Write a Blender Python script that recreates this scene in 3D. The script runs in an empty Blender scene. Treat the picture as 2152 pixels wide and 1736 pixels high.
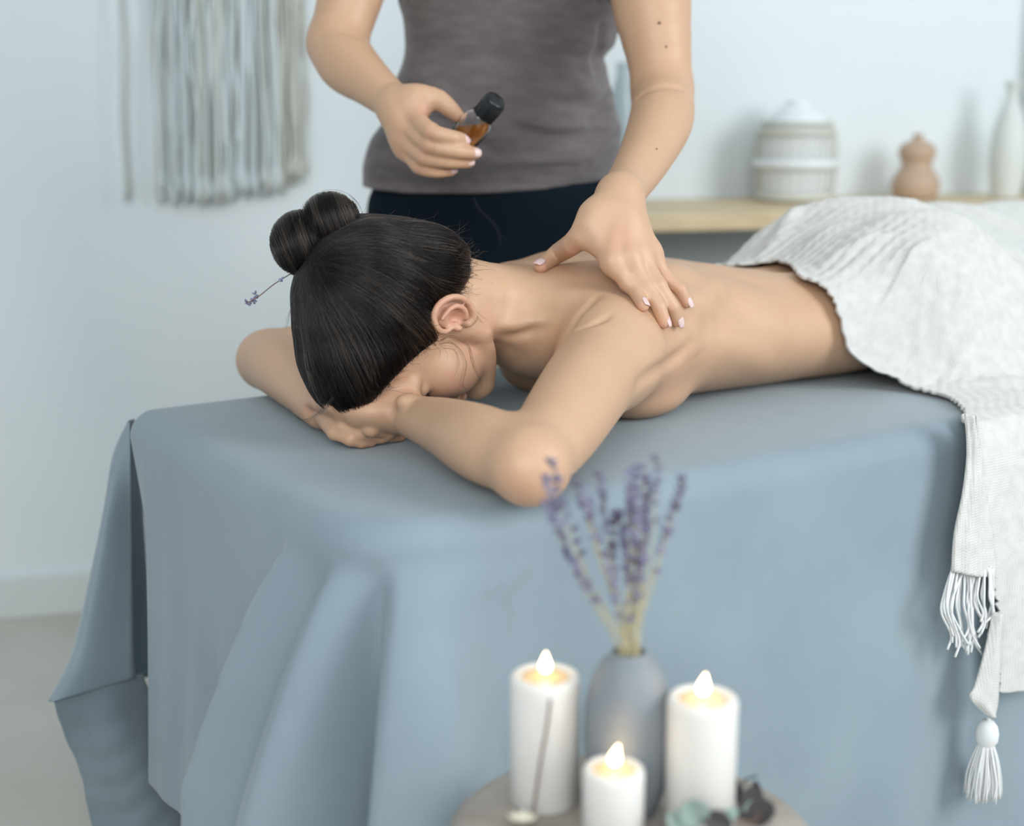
import bpy, bmesh, math, random
import numpy as np
from mathutils import Vector, Matrix
random.seed(7); rng = np.random.default_rng(7)
SC = bpy.context.scene
COL = SC.collection
# ------------------------------------------------------------------ camera
FPX = 2990.0; PITCH = math.radians(12.6); CAMH = 1.12
cam_d = bpy.data.cameras.new('camera'); cam = bpy.data.objects.new('camera', cam_d); COL.objects.link(cam)
cam.location = (0, 0, CAMH); cam.rotation_euler = (math.pi/2 - PITCH, 0, 0)
cam_d.sensor_fit = 'HORIZONTAL'; cam_d.sensor_width = 36.0; cam_d.lens = 36.0*FPX/2152
cam_d.clip_start = 0.05; cam_d.clip_end = 50
cam_d.dof.use_dof = True; cam_d.dof.focus_distance = 1.74; cam_d.dof.aperture_fstop = 1.95
SC.camera = cam
# ------------------------------------------------------------------ daylight
world = bpy.data.worlds.new('world'); SC.world = world; world.use_nodes = True
wn = world.node_tree.nodes['Background']; wn.inputs[0].default_value = (0.80, 0.90, 1.0, 1); wn.inputs[1].default_value = 0.54
def window_light(name, loc, target, sx, sy, power, col):
    l = bpy.data.lights.new(name, 'AREA'); l.shape = 'RECTANGLE'; l.size = sx; l.size_y = sy; l.energy = power; l.color = col
    o = bpy.data.objects.new(name, l); COL.objects.link(o); o.location = loc
    o.rotation_euler = (Vector(target)-Vector(loc)).to_track_quat('-Z', 'Y').to_euler()
window_light('window_light', (2.9, 0.3, 2.0), (0, 2.0, 0.7), 1.5, 1.7, 72, (0.95, 0.98, 1.0))
window_light('window_light', (-0.3, -1.5, 2.15), (0.0, 2.2, 0.8), 2.2, 1.4, 62, (1.0, 0.99, 0.975))
SC.view_settings.view_transform = 'Standard'; SC.view_settings.look = 'None'
SC.view_settings.gamma = 1; SC.view_settings.use_curve_mapping = False; SC.view_settings.exposure = 0.0
SC.cycles.volume_bounces = 0; SC.cycles.max_bounces = 8
# ------------------------------------------------------------------ geometry helpers
cP, sP = math.cos(PITCH), math.sin(PITCH)
def ray(px, py):
    a = (px-1076)/FPX; b = (868-py)/FPX
    return np.array([a, cP+b*sP, -sP+b*cP])
def at(px, py, Y): r = ray(px, py); return np.array([0, 0, CAMH]) + r*(Y/r[1])         # point of the place at depth Y
def az(px, py, z): r = ray(px, py); return np.array([0, 0, CAMH]) + r*((z-CAMH)/r[2])   # ... at height z
TZ = 0.70
TA = math.radians(33); TU = np.array([math.cos(TA), math.sin(TA), 0]); TV = np.array([-math.sin(TA), math.cos(TA), 0]); TN = np.array([-.155, 1.31, TZ])
def T(u, v, z): return TN + TU*u + TV*v + np.array([0, 0, z])
def toT(p): d = np.asarray(p)-TN; return np.stack([d@TU, d@TV, d[..., 2]], -1)
def A(*v): return np.array(v, float)

def tag(o, label=None, cat=None, group=None, kind=None):
    if label: o['label'] = label
    if cat: o['category'] = cat
    if group: o['group'] = group
    if kind: o['kind'] = kind
    return o
def link(name, data, mat=None, parent=None, smooth=True):
    o = bpy.data.objects.new(name, data); COL.objects.link(o)
    if mat is not None: data.materials.append(mat)
    if parent is not None: o.parent = parent
    return o
def empty(name, loc, **k):
    o = bpy.data.objects.new(name, None); COL.objects.link(o); o.location = Vector(loc); o.empty_display_size = .05
    tag(o, **k); return o
def mesh_np(name, V, Fs, smooth=True):
    """V nx3, Fs (m,4) or (m,3) int"""
    m = bpy.data.meshes.new(name); V = np.asarray(V, np.float32); Fs = np.asarray(Fs, np.int32)
    n, k = Fs.shape
    m.vertices.add(len(V)); m.vertices.foreach_set('co', V.ravel())
    m.loops.add(n*k); m.loops.foreach_set('vertex_index', Fs.ravel())
    m.polygons.add(n); m.polygons.foreach_set('loop_start', np.arange(0, n*k, k, dtype=np.int32))
    m.polygons.foreach_set('use_smooth', np.full(n, smooth))
    m.update(calc_edges=True); m.validate(); return m
def place(o, parent):
    """parent keeps world coordinates of a mesh built in world space (parent Empty has location only)"""
    o.parent = parent; o.location = -Vector(parent.location); return o
def obj(name, V, Fs, mat, parent=None, smooth=True, **k):
    m = mesh_np(name, V, Fs, smooth); o = link(name, m, mat)
    if parent is not None: 
        if parent.type == 'EMPTY': place(o, parent)
        else: o.parent = parent
    tag(o, **k); return o
def grid_faces(nr, nc, wrap=False):
    i, j = np.meshgrid(np.arange(nr-1), np.arange(nc if wrap else nc-1), indexing='ij')
    a = i*nc+j; b = i*nc+(j+1) % nc; c = (i+1)*nc+(j+1) % nc; d = (i+1)*nc+j
    return np.stack([a, b, c, d], -1).reshape(-1, 4)
def thicken(o, t, offset=-1):
    m = o.modifiers.new('thickness', 'SOLIDIFY'); m.thickness = t; m.offset = offset; return o
def lathe(prof, n=48):
    """prof list of (r,z) ; returns V,F centred on z axis"""
    prof = np.array(prof, float); a = np.linspace(0, 2*np.pi, n, endpoint=False)
    V = np.stack([prof[:, :1]*np.cos(a), prof[:, :1]*np.sin(a), np.repeat(prof[:, 1:], n, 1)], -1).reshape(-1, 3)
    return V, grid_faces(len(prof), n, True)
def catmull(P, m):
    """resample control rows P (k,...) -> m samples, Catmull-Rom"""
    P = np.asarray(P, float); k = len(P); t = np.linspace(0, k-1, m); i = np.clip(t.astype(int), 0, k-2); f = (t-i).reshape((-1,)+(1,)*(P.ndim-1))
    Pe = np.concatenate([2*P[:1]-P[1:2], P, 2*P[-1:]-P[-2:-1]])
    p0, p1, p2, p3 = Pe[i], Pe[i+1], Pe[i+2], Pe[i+3]
    return .5*((2*p1)+(-p0+p2)*f+(2*p0-5*p1+4*p2-p3)*f*f+(-p0+3*p1-3*p2+p3)*f**3)
def tube(path, rad, n=8, cap=True):
    path = np.asarray(path, float); m = len(path); rad = np.broadcast_to(np.asarray(rad, float), (m,))
    t = np.gradient(path, axis=0); t /= np.linalg.norm(t, axis=1, keepdims=True)+1e-12
    ref = A(0, 0, 1) if abs(t[0, 2]) < .9 else A(1, 0, 0)
    V = []; nrm = np.cross(t[0], ref); nrm /= np.linalg.norm(nrm)
    a = np.linspace(0, 2*np.pi, n, endpoint=False)
    for i in range(m):
        nrm = nrm - t[i]*(nrm@t[i]); nrm /= np.linalg.norm(nrm)+1e-12; b = np.cross(t[i], nrm)
        V.append(path[i]+rad[i]*(np.cos(a)[:, None]*nrm+np.sin(a)[:, None]*b))
    V = np.concatenate(V); Fq = grid_faces(m, n, True)
    if cap:
        V = np.vstack([V, path[0], path[-1]]); c0, c1 = len(V)-2, len(V)-1
        j = np.arange(n); f0 = np.stack([(j+1) % n, j, np.full(n, c0), np.full(n, c0)], 1); f1 = np.stack([(m-1)*n+j, (m-1)*n+(j+1) % n, np.full(n, c1), np.full(n, c1)], 1)
        # degenerate quads -> make a tiny ring instead: collapse by tri-as-quad is avoided
        return V, Fq, np.vstack([f0, f1])[:, :3]
    return V, Fq, np.zeros((0, 3), int)
class MB:
    """collects tri/quad pieces into one mesh"""
    def __init__(s): s.V = []; s.Q = []; s.T = []; s.n = 0
    def add(s, V, Q=None, Tt=None):
        s.V.append(np.asarray(V, float))
        if Q is not None and len(Q): s.Q.append(np.asarray(Q)+s.n)
        if Tt is not None and len(Tt): s.T.append(np.asarray(Tt)+s.n)
        s.n += len(V); return s
    def tube(s, path, rad, n=8): return s.add(*tube(path, rad, n))
    def build(s, name, mat, parent=None, smooth=True, **k):
        V = np.concatenate(s.V).astype(np.float32); Q = np.concatenate(s.Q) if s.Q else np.zeros((0, 4), int); Tt = np.concatenate(s.T) if s.T else np.zeros((0, 3), int)
        m = bpy.data.meshes.new(name); m.vertices.add(len(V)); m.vertices.foreach_set('co', V.ravel())
        li = np.concatenate([Q.ravel(), Tt.ravel()]).astype(np.int32); m.loops.add(len(li)); m.loops.foreach_set('vertex_index', li)
        st = np.concatenate([np.arange(len(Q))*4, len(Q)*4+np.arange(len(Tt))*3]).astype(np.int32)
        m.polygons.add(len(st)); m.polygons.foreach_set('loop_start', st); m.polygons.foreach_set('use_smooth', np.full(len(st), smooth))
        m.update(calc_edges=True); m.validate(); o = link(name, m, mat)
        if parent is not None:
            if parent.type == 'EMPTY': place(o, parent)
            else: o.parent = parent
        tag(o, **k); return o
def box_mesh(c, sx, sy, sz, ax=A(1, 0, 0), ay=A(0, 1, 0), bev=.004):
    bm = bmesh.new(); bmesh.ops.create_cube(bm, size=1); bmesh.ops.scale(bm, vec=(sx, sy, sz), verts=bm.verts)
    if bev: bmesh.ops.bevel(bm, geom=bm.edges[:], offset=bev, segments=3, affect='EDGES', profile=.5)
    M3 = np.stack([ax, ay, np.cross(ax, ay)], 1)
    for v in bm.verts: v.co = Vector(np.asarray(c)+M3@np.array(v.co))
    me = bpy.data.meshes.new('m'); bm.to_mesh(me); bm.free(); return me
def box(name, c, sx, sy, sz, mat, parent=None, ax=A(1, 0, 0), ay=A(0, 1, 0), bev=.004, **k):
    o = link(name, box_mesh(c, sx, sy, sz, ax, ay, bev), mat)
    if parent is not None: place(o, parent)
    tag(o, **k); return o
# ------------------------------------------------------------------ materials
def mat(name, col, rough=.6, **k):
    m = bpy.data.materials.new(name); m.use_nodes = True; nt = m.node_tree; b = nt.nodes['Principled BSDF']
    b.inputs['Base Color'].default_value = (*col, 1); b.inputs['Roughness'].default_value = rough
    for n_, v in k.items(): b.inputs[n_.replace('_', ' ')].default_value = v
    return m, nt, b
def ramp_noise(nt, b, c1, c2, scale, detail=4, vec=None, lo=.35, hi=.65):
    t = nt.nodes.new('ShaderNodeTexCoord'); mp = nt.nodes.new('ShaderNodeMapping'); nz = nt.nodes.new('ShaderNodeTexNoise'); r = nt.nodes.new('ShaderNodeValToRGB')
    nt.links.new(t.outputs['Object'], mp.inputs[0]); nt.links.new(mp.outputs[0], nz.inputs['Vector']); nz.inputs['Scale'].default_value = scale; nz.inputs['Detail'].default_value = detail
    if vec: mp.inputs['Scale'].default_value = vec
    r.color_ramp.elements[0].position = lo; r.color_ramp.elements[1].position = hi
    r.color_ramp.elements[0].color = (*c1, 1); r.color_ramp.elements[1].color = (*c2, 1)
    nt.links.new(nz.outputs['Fac'], r.inputs[0]); nt.links.new(r.outputs[0], b.inputs['Base Color']); return nz, r, mp
def bump(nt, b, src, strength, dist=.002):
    bp = nt.nodes.new('ShaderNodeBump'); bp.inputs['Strength'].default_value = strength; bp.inputs['Distance'].default_value = dist
    nt.links.new(src, bp.inputs['Height']); nt.links.new(bp.outputs[0], b.inputs['Normal']); return bp
def noise_node(nt, scale, vec=(1, 1, 1), detail=3):
    t = nt.nodes.new('ShaderNodeTexCoord'); mp = nt.nodes.new('ShaderNodeMapping'); nz = nt.nodes.new('ShaderNodeTexNoise')
    nt.links.new(t.outputs['Object'], mp.inputs[0]); nt.links.new(mp.outputs[0], nz.inputs['Vector']); mp.inputs['Scale'].default_value = vec
    nz.inputs['Scale'].default_value = scale; nz.inputs['Detail'].default_value = detail; return nz
def weave(nt, scale, axes=(0, 1)):
    """woven thread relief from two crossed wave textures"""
    t = nt.nodes.new('ShaderNodeTexCoord'); out = []
    for d in ('X', 'Z'):
        mp0 = nt.nodes.new('ShaderNodeMapping'); mp0.inputs['Rotation'].default_value = (0, 0, -TA); mp = nt.nodes.new('ShaderNodeMapping'); mp.inputs['Rotation'].default_value = (math.pi/4, 0, 0)
        w = nt.nodes.new('ShaderNodeTexWave'); w.bands_direction = d; w.inputs['Scale'].default_value = scale*(1 if d == 'X' else 1.41); w.inputs['Distortion'].default_value = 1.2; w.inputs['Detail'].default_value = 1; w.inputs['Detail Scale'].default_value = 3
        nt.links.new(t.outputs['Object'], mp0.inputs[0]); nt.links.new(mp0.outputs[0], mp.inputs[0]); nt.links.new(mp.outputs[0], w.inputs[0]); out.append(w)
    a = nt.nodes.new('ShaderNodeMath'); a.operation = 'MULTIPLY'
    nt.links.new(out[0].outputs['Fac'], a.inputs[0]); nt.links.new(out[1].outputs['Fac'], a.inputs[1]); return a.outputs[0]
M = {}
m, nt, b = mat('wall_paint', (.72, .79, .82), .85); nz, r, mp = ramp_noise(nt, b, (.72, .785, .81), (.77, .825, .845), 1.3); bump(nt, b, noise_node(nt, 40).outputs[0], .08); M['wall'] = m
m, nt, b = mat('floor_paint', (.6, .58, .53), .55); ramp_noise(nt, b, (.50, .485, .43), (.58, .565, .51), 2.5, 8); M['floor'] = m
m, nt, b = mat('grey_linen', (.3, .37, .41), .8); ramp_noise(nt, b, (.215, .278, .322), (.245, .312, .356), 5, 3); b.inputs['Sheen Weight'].default_value = .25; b.inputs['Sheen Roughness'].default_value = .5
nz = noise_node(nt, 26, (1, 1, .35), 9); bump(nt, b, nz.outputs[0], .28, .004); M['linen'] = m
m, nt, b = mat('white_weave', (.84, .83, .80), .95); ramp_noise(nt, b, (.58, .58, .555), (.65, .65, .63), 60, 3); b.inputs['Sheen Weight'].default_value = .4
wv = weave(nt, 85); bump(nt, b, wv, .45, .0016); M['weave'] = m
m, nt, b = mat('yarn', (.72, .73, .73), .95); M['yarn'] = m
m, nt, b = mat('cotton_cord', (.63, .69, .70), .95); M['cord'] = m
m, nt, b = mat('cotton_cord_beige', (.55, .56, .50), .95); M['cord2'] = m
m, nt, b = mat('skin', (.62, .42, .28), .48)
ca = nt.nodes.new('ShaderNodeVertexColor'); ca.layer_name = 'flush'
mx = nt.nodes.new('ShaderNodeMix'); mx.data_type = 'RGBA'; mx.inputs['A'].default_value = (.60, .385, .245, 1); mx.inputs['B'].default_value = (.63, .275, .205, 1)
mx2 = nt.nodes.new('ShaderNodeMix'); mx2.data_type = 'RGBA'; mx2.inputs['B'].default_value = (.51, .295, .18, 1)
nz = noise_node(nt, 22, (1, 1, 1), 5); rr = nt.nodes.new('ShaderNodeMath'); rr.operation = 'MULTIPLY'; rr.inputs[1].default_value = .55
nt.links.new(nz.outputs[0], rr.inputs[0]); nt.links.new(rr.outputs[0], mx2.inputs['Factor']); nt.links.new(mx.outputs['Result'], mx2.inputs['A'])
nt.links.new(ca.outputs[0], mx.inputs['Factor']); nt.links.new(mx2.outputs['Result'], b.inputs['Base Color'])
b.inputs['Subsurface Weight'].default_value = .10; b.inputs['Subsurface Radius'].default_value = (.012, .005, .003); b.inputs['Subsurface Scale'].default_value = 1.0
b.inputs['Specular IOR Level'].default_value = .55
bump(nt, b, noise_node(nt, 260, (1, 1, 1), 4).outputs[0], .08, .001); M['skin'] = m
M['nail'] = mat('fingernail', (.80, .56, .53), .22, Subsurface_Weight=.1)[0]
m, nt, b = mat('dark_hair', (.006, .005, .006), .5); b.inputs['Specular IOR Level'].default_value = .08; M['haircap'] = m
m = bpy.data.materials.new('hair_strands'); m.use_nodes = True; nt = m.node_tree; nt.nodes.clear(); ho = nt.nodes.new('ShaderNodeOutputMaterial'); hb = nt.nodes.new('ShaderNodeBsdfHairPrincipled')
hb.parametrization = 'COLOR'; hb.inputs['Color'].default_value = (.005, .004, .004, 1); hb.inputs['IOR'].default_value = 1.36; hb.inputs['Roughness'].default_value = .22; hb.inputs['Radial Roughness'].default_value = .4; [i for i in hb.inputs if i.name.startswith('Random')][0].default_value = .15
nt.links.new(hb.outputs[0], ho.inputs[0]); M['hair'] = m
m2 = m.copy(); m2.name = 'hair_strands_brown'; m2.node_tree.nodes['Principled Hair BSDF'].inputs['Color'].default_value = (.060, .042, .030, 1); M['hair2'] = m2
m, nt, b = mat('taupe_jersey', (.115, .095, .095), .9); ramp_noise(nt, b, (.112, .095, .098), (.148, .127, .129), 26, 5, (1, 1, 3.2), .35, .65); b.inputs['Sheen Weight'].default_value = .35
bump(nt, b, noise_node(nt, 300).outputs[0], .2, .001); M['shirt'] = m
m, nt, b = mat('dark_trousers', (.003, .008, .014), .9, Specular_IOR_Level=.15); M['trousers'] = m
m, nt, b = mat('light_wood', (.62, .45, .24), .5); ramp_noise(nt, b, (.60, .46, .28), (.72, .57, .36), 3, 6, (1, 12, 12)); M['wood'] = m
m, nt, b = mat('weathered_wood', (.26, .22, .18), .75); ramp_noise(nt, b, (.24, .21, .18), (.42, .375, .33), 16, 8, (1, 1, .2), .3, .7); bump(nt, b, noise_node(nt, 40).outputs[0], .3, .002); M['stool'] = m
m, nt, b = mat('candle_wax', (.74, .73, .70), .4); b.inputs['Subsurface Weight'].default_value = .5; b.inputs['Subsurface Radius'].default_value = (.02, .014, .009); b.inputs['Subsurface Scale'].default_value = .8; M['wax'] = m
m, nt, b = mat('melted_wax', (.85, .62, .38), .15); b.inputs['Subsurface Weight'].default_value = .6; b.inputs['Subsurface Radius'].default_value = (.02, .01, .005); M['melt'] = m
M['wick'] = mat('wick', (.02, .015, .012), .9)[0]
m, nt, b = mat('flame', (1, .8, .5), .5); b.inputs['Emission Color'].default_value = (1, .76, .46, 1); b.inputs['Emission Strength'].default_value = 8; M['flame'] = m
m, nt, b = mat('matte_glaze', (.22, .24, .28), .6); ramp_noise(nt, b, (.185, .21, .235), (.225, .25, .275), 9); M['glaze'] = m
M['terra'] = mat('blush_ceramic', (.50, .36, .26), .6)[0]
M['whitecer'] = mat('white_ceramic', (.66, .70, .68), .5)[0]
M['rattan'] = mat('white_rattan', (.62, .62, .55), .7)[0]
M['opal'] = mat('opal_glass', (.80, .84, .86), .35)[0]
m, nt, b = mat('clear_glass', (1, 1, 1), .02); b.inputs['Transmission Weight'].default_value = 1; b.inputs['IOR'].default_value = 1.45; M['glass'] = m
m, nt, b = mat('pale_blue_glass', (.78, .86, .88), .25); b.inputs['Transmission Weight'].default_value = .8; M['bluegl'] = m
m, nt, b = mat('amber_oil', (.85, .30, .03), .08); b.inputs['Transmission Weight'].default_value = .75; b.inputs['IOR'].default_value = 1.4; M['oil'] = m
M['cap'] = mat('black_plastic', (.006, .010, .014), .35)[0]
m, nt, b = mat('lavender_bud', (.20, .19, .34), .8); ramp_noise(nt, b, (.115, .10, .16), (.27, .27, .42), 60, 2); M['bud'] = m
M['stem'] = mat('straw_stem', (.50, .45, .27), .8)[0]
M['stemdark'] = mat('brown_stem', (.16, .09, .07), .8)[0]
M['petal'] = mat('cream_petal', (.80, .76, .62), .7)[0]
M['leaf'] = mat('sage_leaf', (.25, .34, .30), .6)[0]
M['leafdry'] = mat('dry_leaf', (.055, .05, .05), .7)[0]
M['elastic'] = mat('pale_elastic', (.40, .55, .60), .6)[0]
M['metal'] = mat('grey_metal', (.3, .32, .33), .4, Metallic=.8)[0]
M['pad'] = mat('grey_vinyl', (.2, .2, .2), .5)[0]
M['skirting'] = mat('skirting_paint', (.66, .70, .69), .6)[0]
# ------------------------------------------------------------------ implicit surfaces for the bodies
def smin(a, b, k):
    if k <= 1e-6: return np.minimum(a, b)
    h = np.clip(.5+.5*(b-a)/k, 0, 1); return b+(a-b)*h-k*h*(1-h)
class Field:
    def __init__(s): s.ops = []; s.C = []; s.R = []
    def _a(s, f, c, R, k, sub): s.ops.append((f, k, sub)); s.C.append(c); s.R.append(R)
    def cone(s, a, b, ra, rb, k=.01, sub=False, n=None, q=1.):
        """tapered round limb a->b ; n,q: thickness along n multiplied by q"""
        a = np.asarray(a, np.float32); b = np.asarray(b, np.float32); ba = b-a; L2 = max(float(ba@ba), 1e-12)
        if n is not None: n = np.asarray(n, np.float32); n = n/np.linalg.norm(n)
        def f(P):
            pa = P-a
            if n is not None:
                w = pa@n; wb = float(ba@n); pa = pa+np.outer(w*(1/q-1), n); bb = ba+n*(wb*(1/q-1))
            else: bb = ba.astype(np.float32)
            h = np.clip(pa@bb*(1/max(float(bb@bb), 1e-12)), 0, 1); w_ = pa-h[:, None]*bb; d = np.sqrt(np.einsum('ij,ij->i', w_, w_))-(ra+(rb-ra)*h)
            return d*min(1, q)
        s._a(f, (a+b)/2, np.linalg.norm(ba)/2+max(ra, rb)*max(1, q), k, sub); return s
    def chain(s, pts, rad, k=.01, m=None, n=None, q=1., sub=False):
        pts = np.asarray(pts, float); rad = np.asarray(rad, float)
        if m: X = catmull(np.hstack([pts, rad[:, None]]), m); pts, rad = X[:, :3], X[:, 3]
        tmp = Field()
        for i in range(len(pts)-1): tmp.cone(pts[i], pts[i+1], rad[i], rad[i+1], 0, False, n, q)
        fs = [o[0] for o in tmp.ops]; tC = np.array(tmp.C, np.float32); tR = np.array(tmp.R)*max(1, q)
        def f(P):
            c0 = P.mean(0); rr_ = float(np.sqrt(((P-c0)**2).sum(1).max())); dc = np.linalg.norm(tC-c0, axis=1)
            d = None
            for j in np.flatnonzero(dc-tR-rr_ <= dc.min()+rr_): g = fs[j](P); d = g if d is None else np.minimum(d, g)
            return d
        c = (pts.min(0)+pts.max(0))/2; s._a(f, c.astype(np.float32), max(np.linalg.norm(pts-c, axis=1).max(), 0)+rad.max()*max(1, q), k, sub)
        return s
    def ell(s, c, r, k=.01, R=None, sub=False):
        c = np.asarray(c, np.float32); r = np.asarray(r, np.float32); Rm = None if R is None else np.asarray(R, np.float32)
        def f(P):
            q = P-c
            if Rm is not None: q = q@Rm      # columns of Rm are the ellipsoid axes
            a_ = q/r; b_ = a_/r; k0 = np.sqrt(np.einsum('ij,ij->i', a_, a_)); k1 = np.sqrt(np.einsum('ij,ij->i', b_, b_))+1e-9; return k0*(k0-1)/k1
        s._a(f, c, float(max(r)), k, sub); return s
    def loft(s, secs, O, X, Y, Z, k=.02):
        """secs rows (t, y, z, a, b) ; elliptical sections along X with centre (y,z)"""
        S = np.array(secs, float); O = np.asarray(O, np.float32); t = S[:, 0]; tt = np.linspace(t[0], t[-1], 60)
        from_i = np.interp(tt, t, np.arange(len(t))); D = catmull(S, 400); ii = np.linspace(0, len(t)-1, 400)
        S2 = np.stack([np.interp(from_i, ii, D[:, j]) for j in range(1, 5)], 1)
        B = np.stack([X, Y, Z], 1).astype(np.float32)
        def f(P):
            q = (P-O)@B; x = q[:, 0]; y0, z0, a, bb = [np.interp(x, tt, S2[:, j]).astype(np.float32) for j in range(4)]
            y = q[:, 1]-y0; z = q[:, 2]-z0; k0 = np.sqrt((y/a)**2+(z/bb)**2); k1 = np.sqrt((y/a**2)**2+(z/bb**2)**2)+1e-6
            d = np.where(k0 < .3, -.7*np.minimum(a, bb), k0*(k0-1)/k1); e = np.maximum(t[0]-x, x-t[-1]); 
            return -smin(-d, -e, .03)
        c = O+B@np.array([(t[0]+t[-1])/2, S[:, 1].mean(), S[:, 2].mean()]); s._a(f, c, (t[-1]-t[0])/2+S[:, 3:].max()*1.1, k, False); return s
    def relief(s, pts, amp, w):
        """soft groove (amp>0) or ridge (amp<0) of width w along a line on the surface"""
        X = catmull(np.asarray(pts, float), 4*len(pts)).astype(np.float32)
        def f(P):
            best = np.full(len(P), 1e9, np.float32); tb = np.zeros(len(P), np.float32); n = len(X)-1
            for i in range(n):
                a = X[i]; ba = X[i+1]-a; pa = P-a; h = np.clip(pa@ba/max(float(ba@ba), 1e-12), 0, 1); q = pa-h[:, None]*ba; dd = np.einsum('ij,ij->i', q, q)
                m = dd < best; best = np.where(m, dd, best); tb = np.where(m, (i+h)/n, tb)
            return amp*np.exp(-best/(w*w))*np.sin(np.pi*np.clip(tb, .04, .96))**.6
        c = (X.min(0)+X.max(0))/2; s._a(f, c, float(np.linalg.norm(X-c, axis=1).max()+2.4*w-.05), 0, 'disp'); return s
    def fin(s): s.Ca = np.array(s.C, np.float32); s.Ra = np.array(s.R, np.float32); return s
    def ev(s, P, idx=None):
        d = np.full(len(P), .08, np.float32)
        for i in (range(len(s.ops)) if idx is None else idx):
            f, k, sub = s.ops[i]; g = f(P).astype(np.float32)
            if sub == 'disp': d = d+g; continue
            d = -smin(-d, g, k) if sub else smin(d, g, k)
        return d
    def __call__(s, P):
        P = np.asarray(P, np.float32); out = np.empty(len(P), np.float32)
        key = np.floor(P/.06).astype(np.int64); key = (key[:, 0]+500)*10**8+(key[:, 1]+500)*10**4+key[:, 2]+500
        o = np.argsort(key, kind='stable'); ks = key[o]; cuts = np.flatnonzero(np.diff(ks))+1; st = np.r_[0, cuts, len(P)]
        for a, b in zip(st[:-1], st[1:]):
            ii = o[a:b]; Q = P[ii]; c = (Q.min(0)+Q.max(0))/2; r = np.linalg.norm(Q.max(0)-Q.min(0))/2
            gap = np.linalg.norm(s.Ca-c, axis=1)-s.Ra-r
            idx = np.flatnonzero(gap < .07); out[ii] = s.ev(Q, idx)
        return out
    def grad(s, P, e=.0015):
        g = np.stack([s(P+A(*[e if j == i else 0 for j in range(3)]))-s(P-A(*[e if j == i else 0 for j in range(3)])) for i in range(3)], 1)
        return g/(np.linalg.norm(g, axis=1, keepdims=True)+1e-9)
    def hit(s, px, py, y0=1.0, y1=3.2):
        r = ray(px, py); t = y0; o = A(0, 0, CAMH)
        ts = np.arange(y0, y1, .002); P = o+np.outer(ts/r[1], r); d = s(P); i = np.flatnonzero(d < 0)
        return None if len(i) == 0 else P[i[0]]
def surface_nets(fld, O, B, size, h):
    """B columns = grid axes"""
    m = 5; nb = np.ceil(np.array(size)/(h*m)).astype(int)+1; n = nb*m
    ci = np.stack(np.meshgrid(*[np.arange(k) for k in nb], indexing='ij'), -1).reshape(-1, 3)
    cc = (ci*m+(m-1)/2)*h; dc = fld(O+cc@B.T)
    act = np.abs(dc) < m*h*.87*1.7+.002
    Fv = np.repeat(np.repeat(np.repeat(dc.reshape(nb), m, 0), m, 1), m, 2).astype(np.float32)
    blk = ci[act]; loc = np.stack(np.meshgrid(*[np.arange(m)]*3, indexing='ij'), -1).reshape(-1, 3)
    CH = 6000
    for a in range(0, len(blk), CH):
        g = (blk[a:a+CH, None]*m+loc[None]).reshape(-1, 3); Fv[g[:, 0], g[:, 1], g[:, 2]] = fld(O+(g*h)@B.T)
    Fv[0] = Fv[-1] = 1; Fv[:, 0] = Fv[:, -1] = 1; Fv[:, :, 0] = Fv[:, :, -1] = 1
    ins = (Fv < 0); nx, ny, nz = ins.shape; cnt = np.zeros((nx-1, ny-1, nz-1), np.uint8)
    offs = [(i, j, k) for i in (0, 1) for j in (0, 1) for k in (0, 1)]
    for i, j, k in offs: cnt += ins[i:nx-1+i, j:ny-1+j, k:nz-1+k]
    I, J, K = np.nonzero((cnt > 0) & (cnt < 8)); key = (I.astype(np.int64)*ny+J)*nz+K
    val = {o: Fv[I+o[0], J+o[1], K+o[2]] for o in offs}
    acc = np.zeros((len(I), 3)); num = np.zeros(len(I))
    for o in offs:
        for ax in range(3):
            if o[ax] == 0:
                p = list(o); p[ax] = 1; a = val[o]; bb = val[tuple(p)]; mk = (a < 0) != (bb < 0); t = np.where(mk, a/(a-bb+1e-20), 0)
                q = np.array(o, float)[None]+np.zeros((len(I), 3)); q[:, ax] = t; acc[mk] += q[mk]; num[mk] += 1
    V = (np.stack([I, J, K], 1)+acc/num[:, None])*h
    quads = []
    C = np.stack([I, J, K], 1)
    for ax in range(3):
        o2 = [0, 0, 0]; o2[ax] = 1; a = val[(0, 0, 0)]; bb = val[tuple(o2)]; s_ = np.flatnonzero((a < 0) != (bb < 0))
        b1, b2 = [(1, 2), (2, 0), (0, 1)][ax]; c = C[s_]; c1 = c.copy(); c1[:, b1] -= 1; c2 = c1.copy(); c2[:, b2] -= 1; c3 = c.copy(); c3[:, b2] -= 1
        ids = [np.searchsorted(key, (x[:, 0].astype(np.int64)*ny+x[:, 1])*nz+x[:, 2]) for x in (c, c1, c2, c3)]
        ids = [np.clip(x, 0, len(key)-1) for x in ids]
        q = np.stack(ids, 1); flip = a[s_] < 0; q[~flip] = q[~flip][:, ::-1]; quads.append(q)
    return O+V@B.T, np.concatenate(quads)
def flush(o, V, spots):
    """redness of the skin itself at knuckles, ears, cheeks"""
    f = np.zeros(len(V), np.float32)
    for c, r, a in spots:
        d = np.linalg.norm(V-np.asarray(c), axis=1)/r; f = np.maximum(f, a*np.exp(-d*d*1.3))
    at_ = o.data.color_attributes.new('flush', 'FLOAT_COLOR', 'POINT'); c4 = np.ones((len(V), 4), np.float32); c4[:, :3] = f[:, None]; at_.data.foreach_set('color', c4.ravel())
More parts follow.
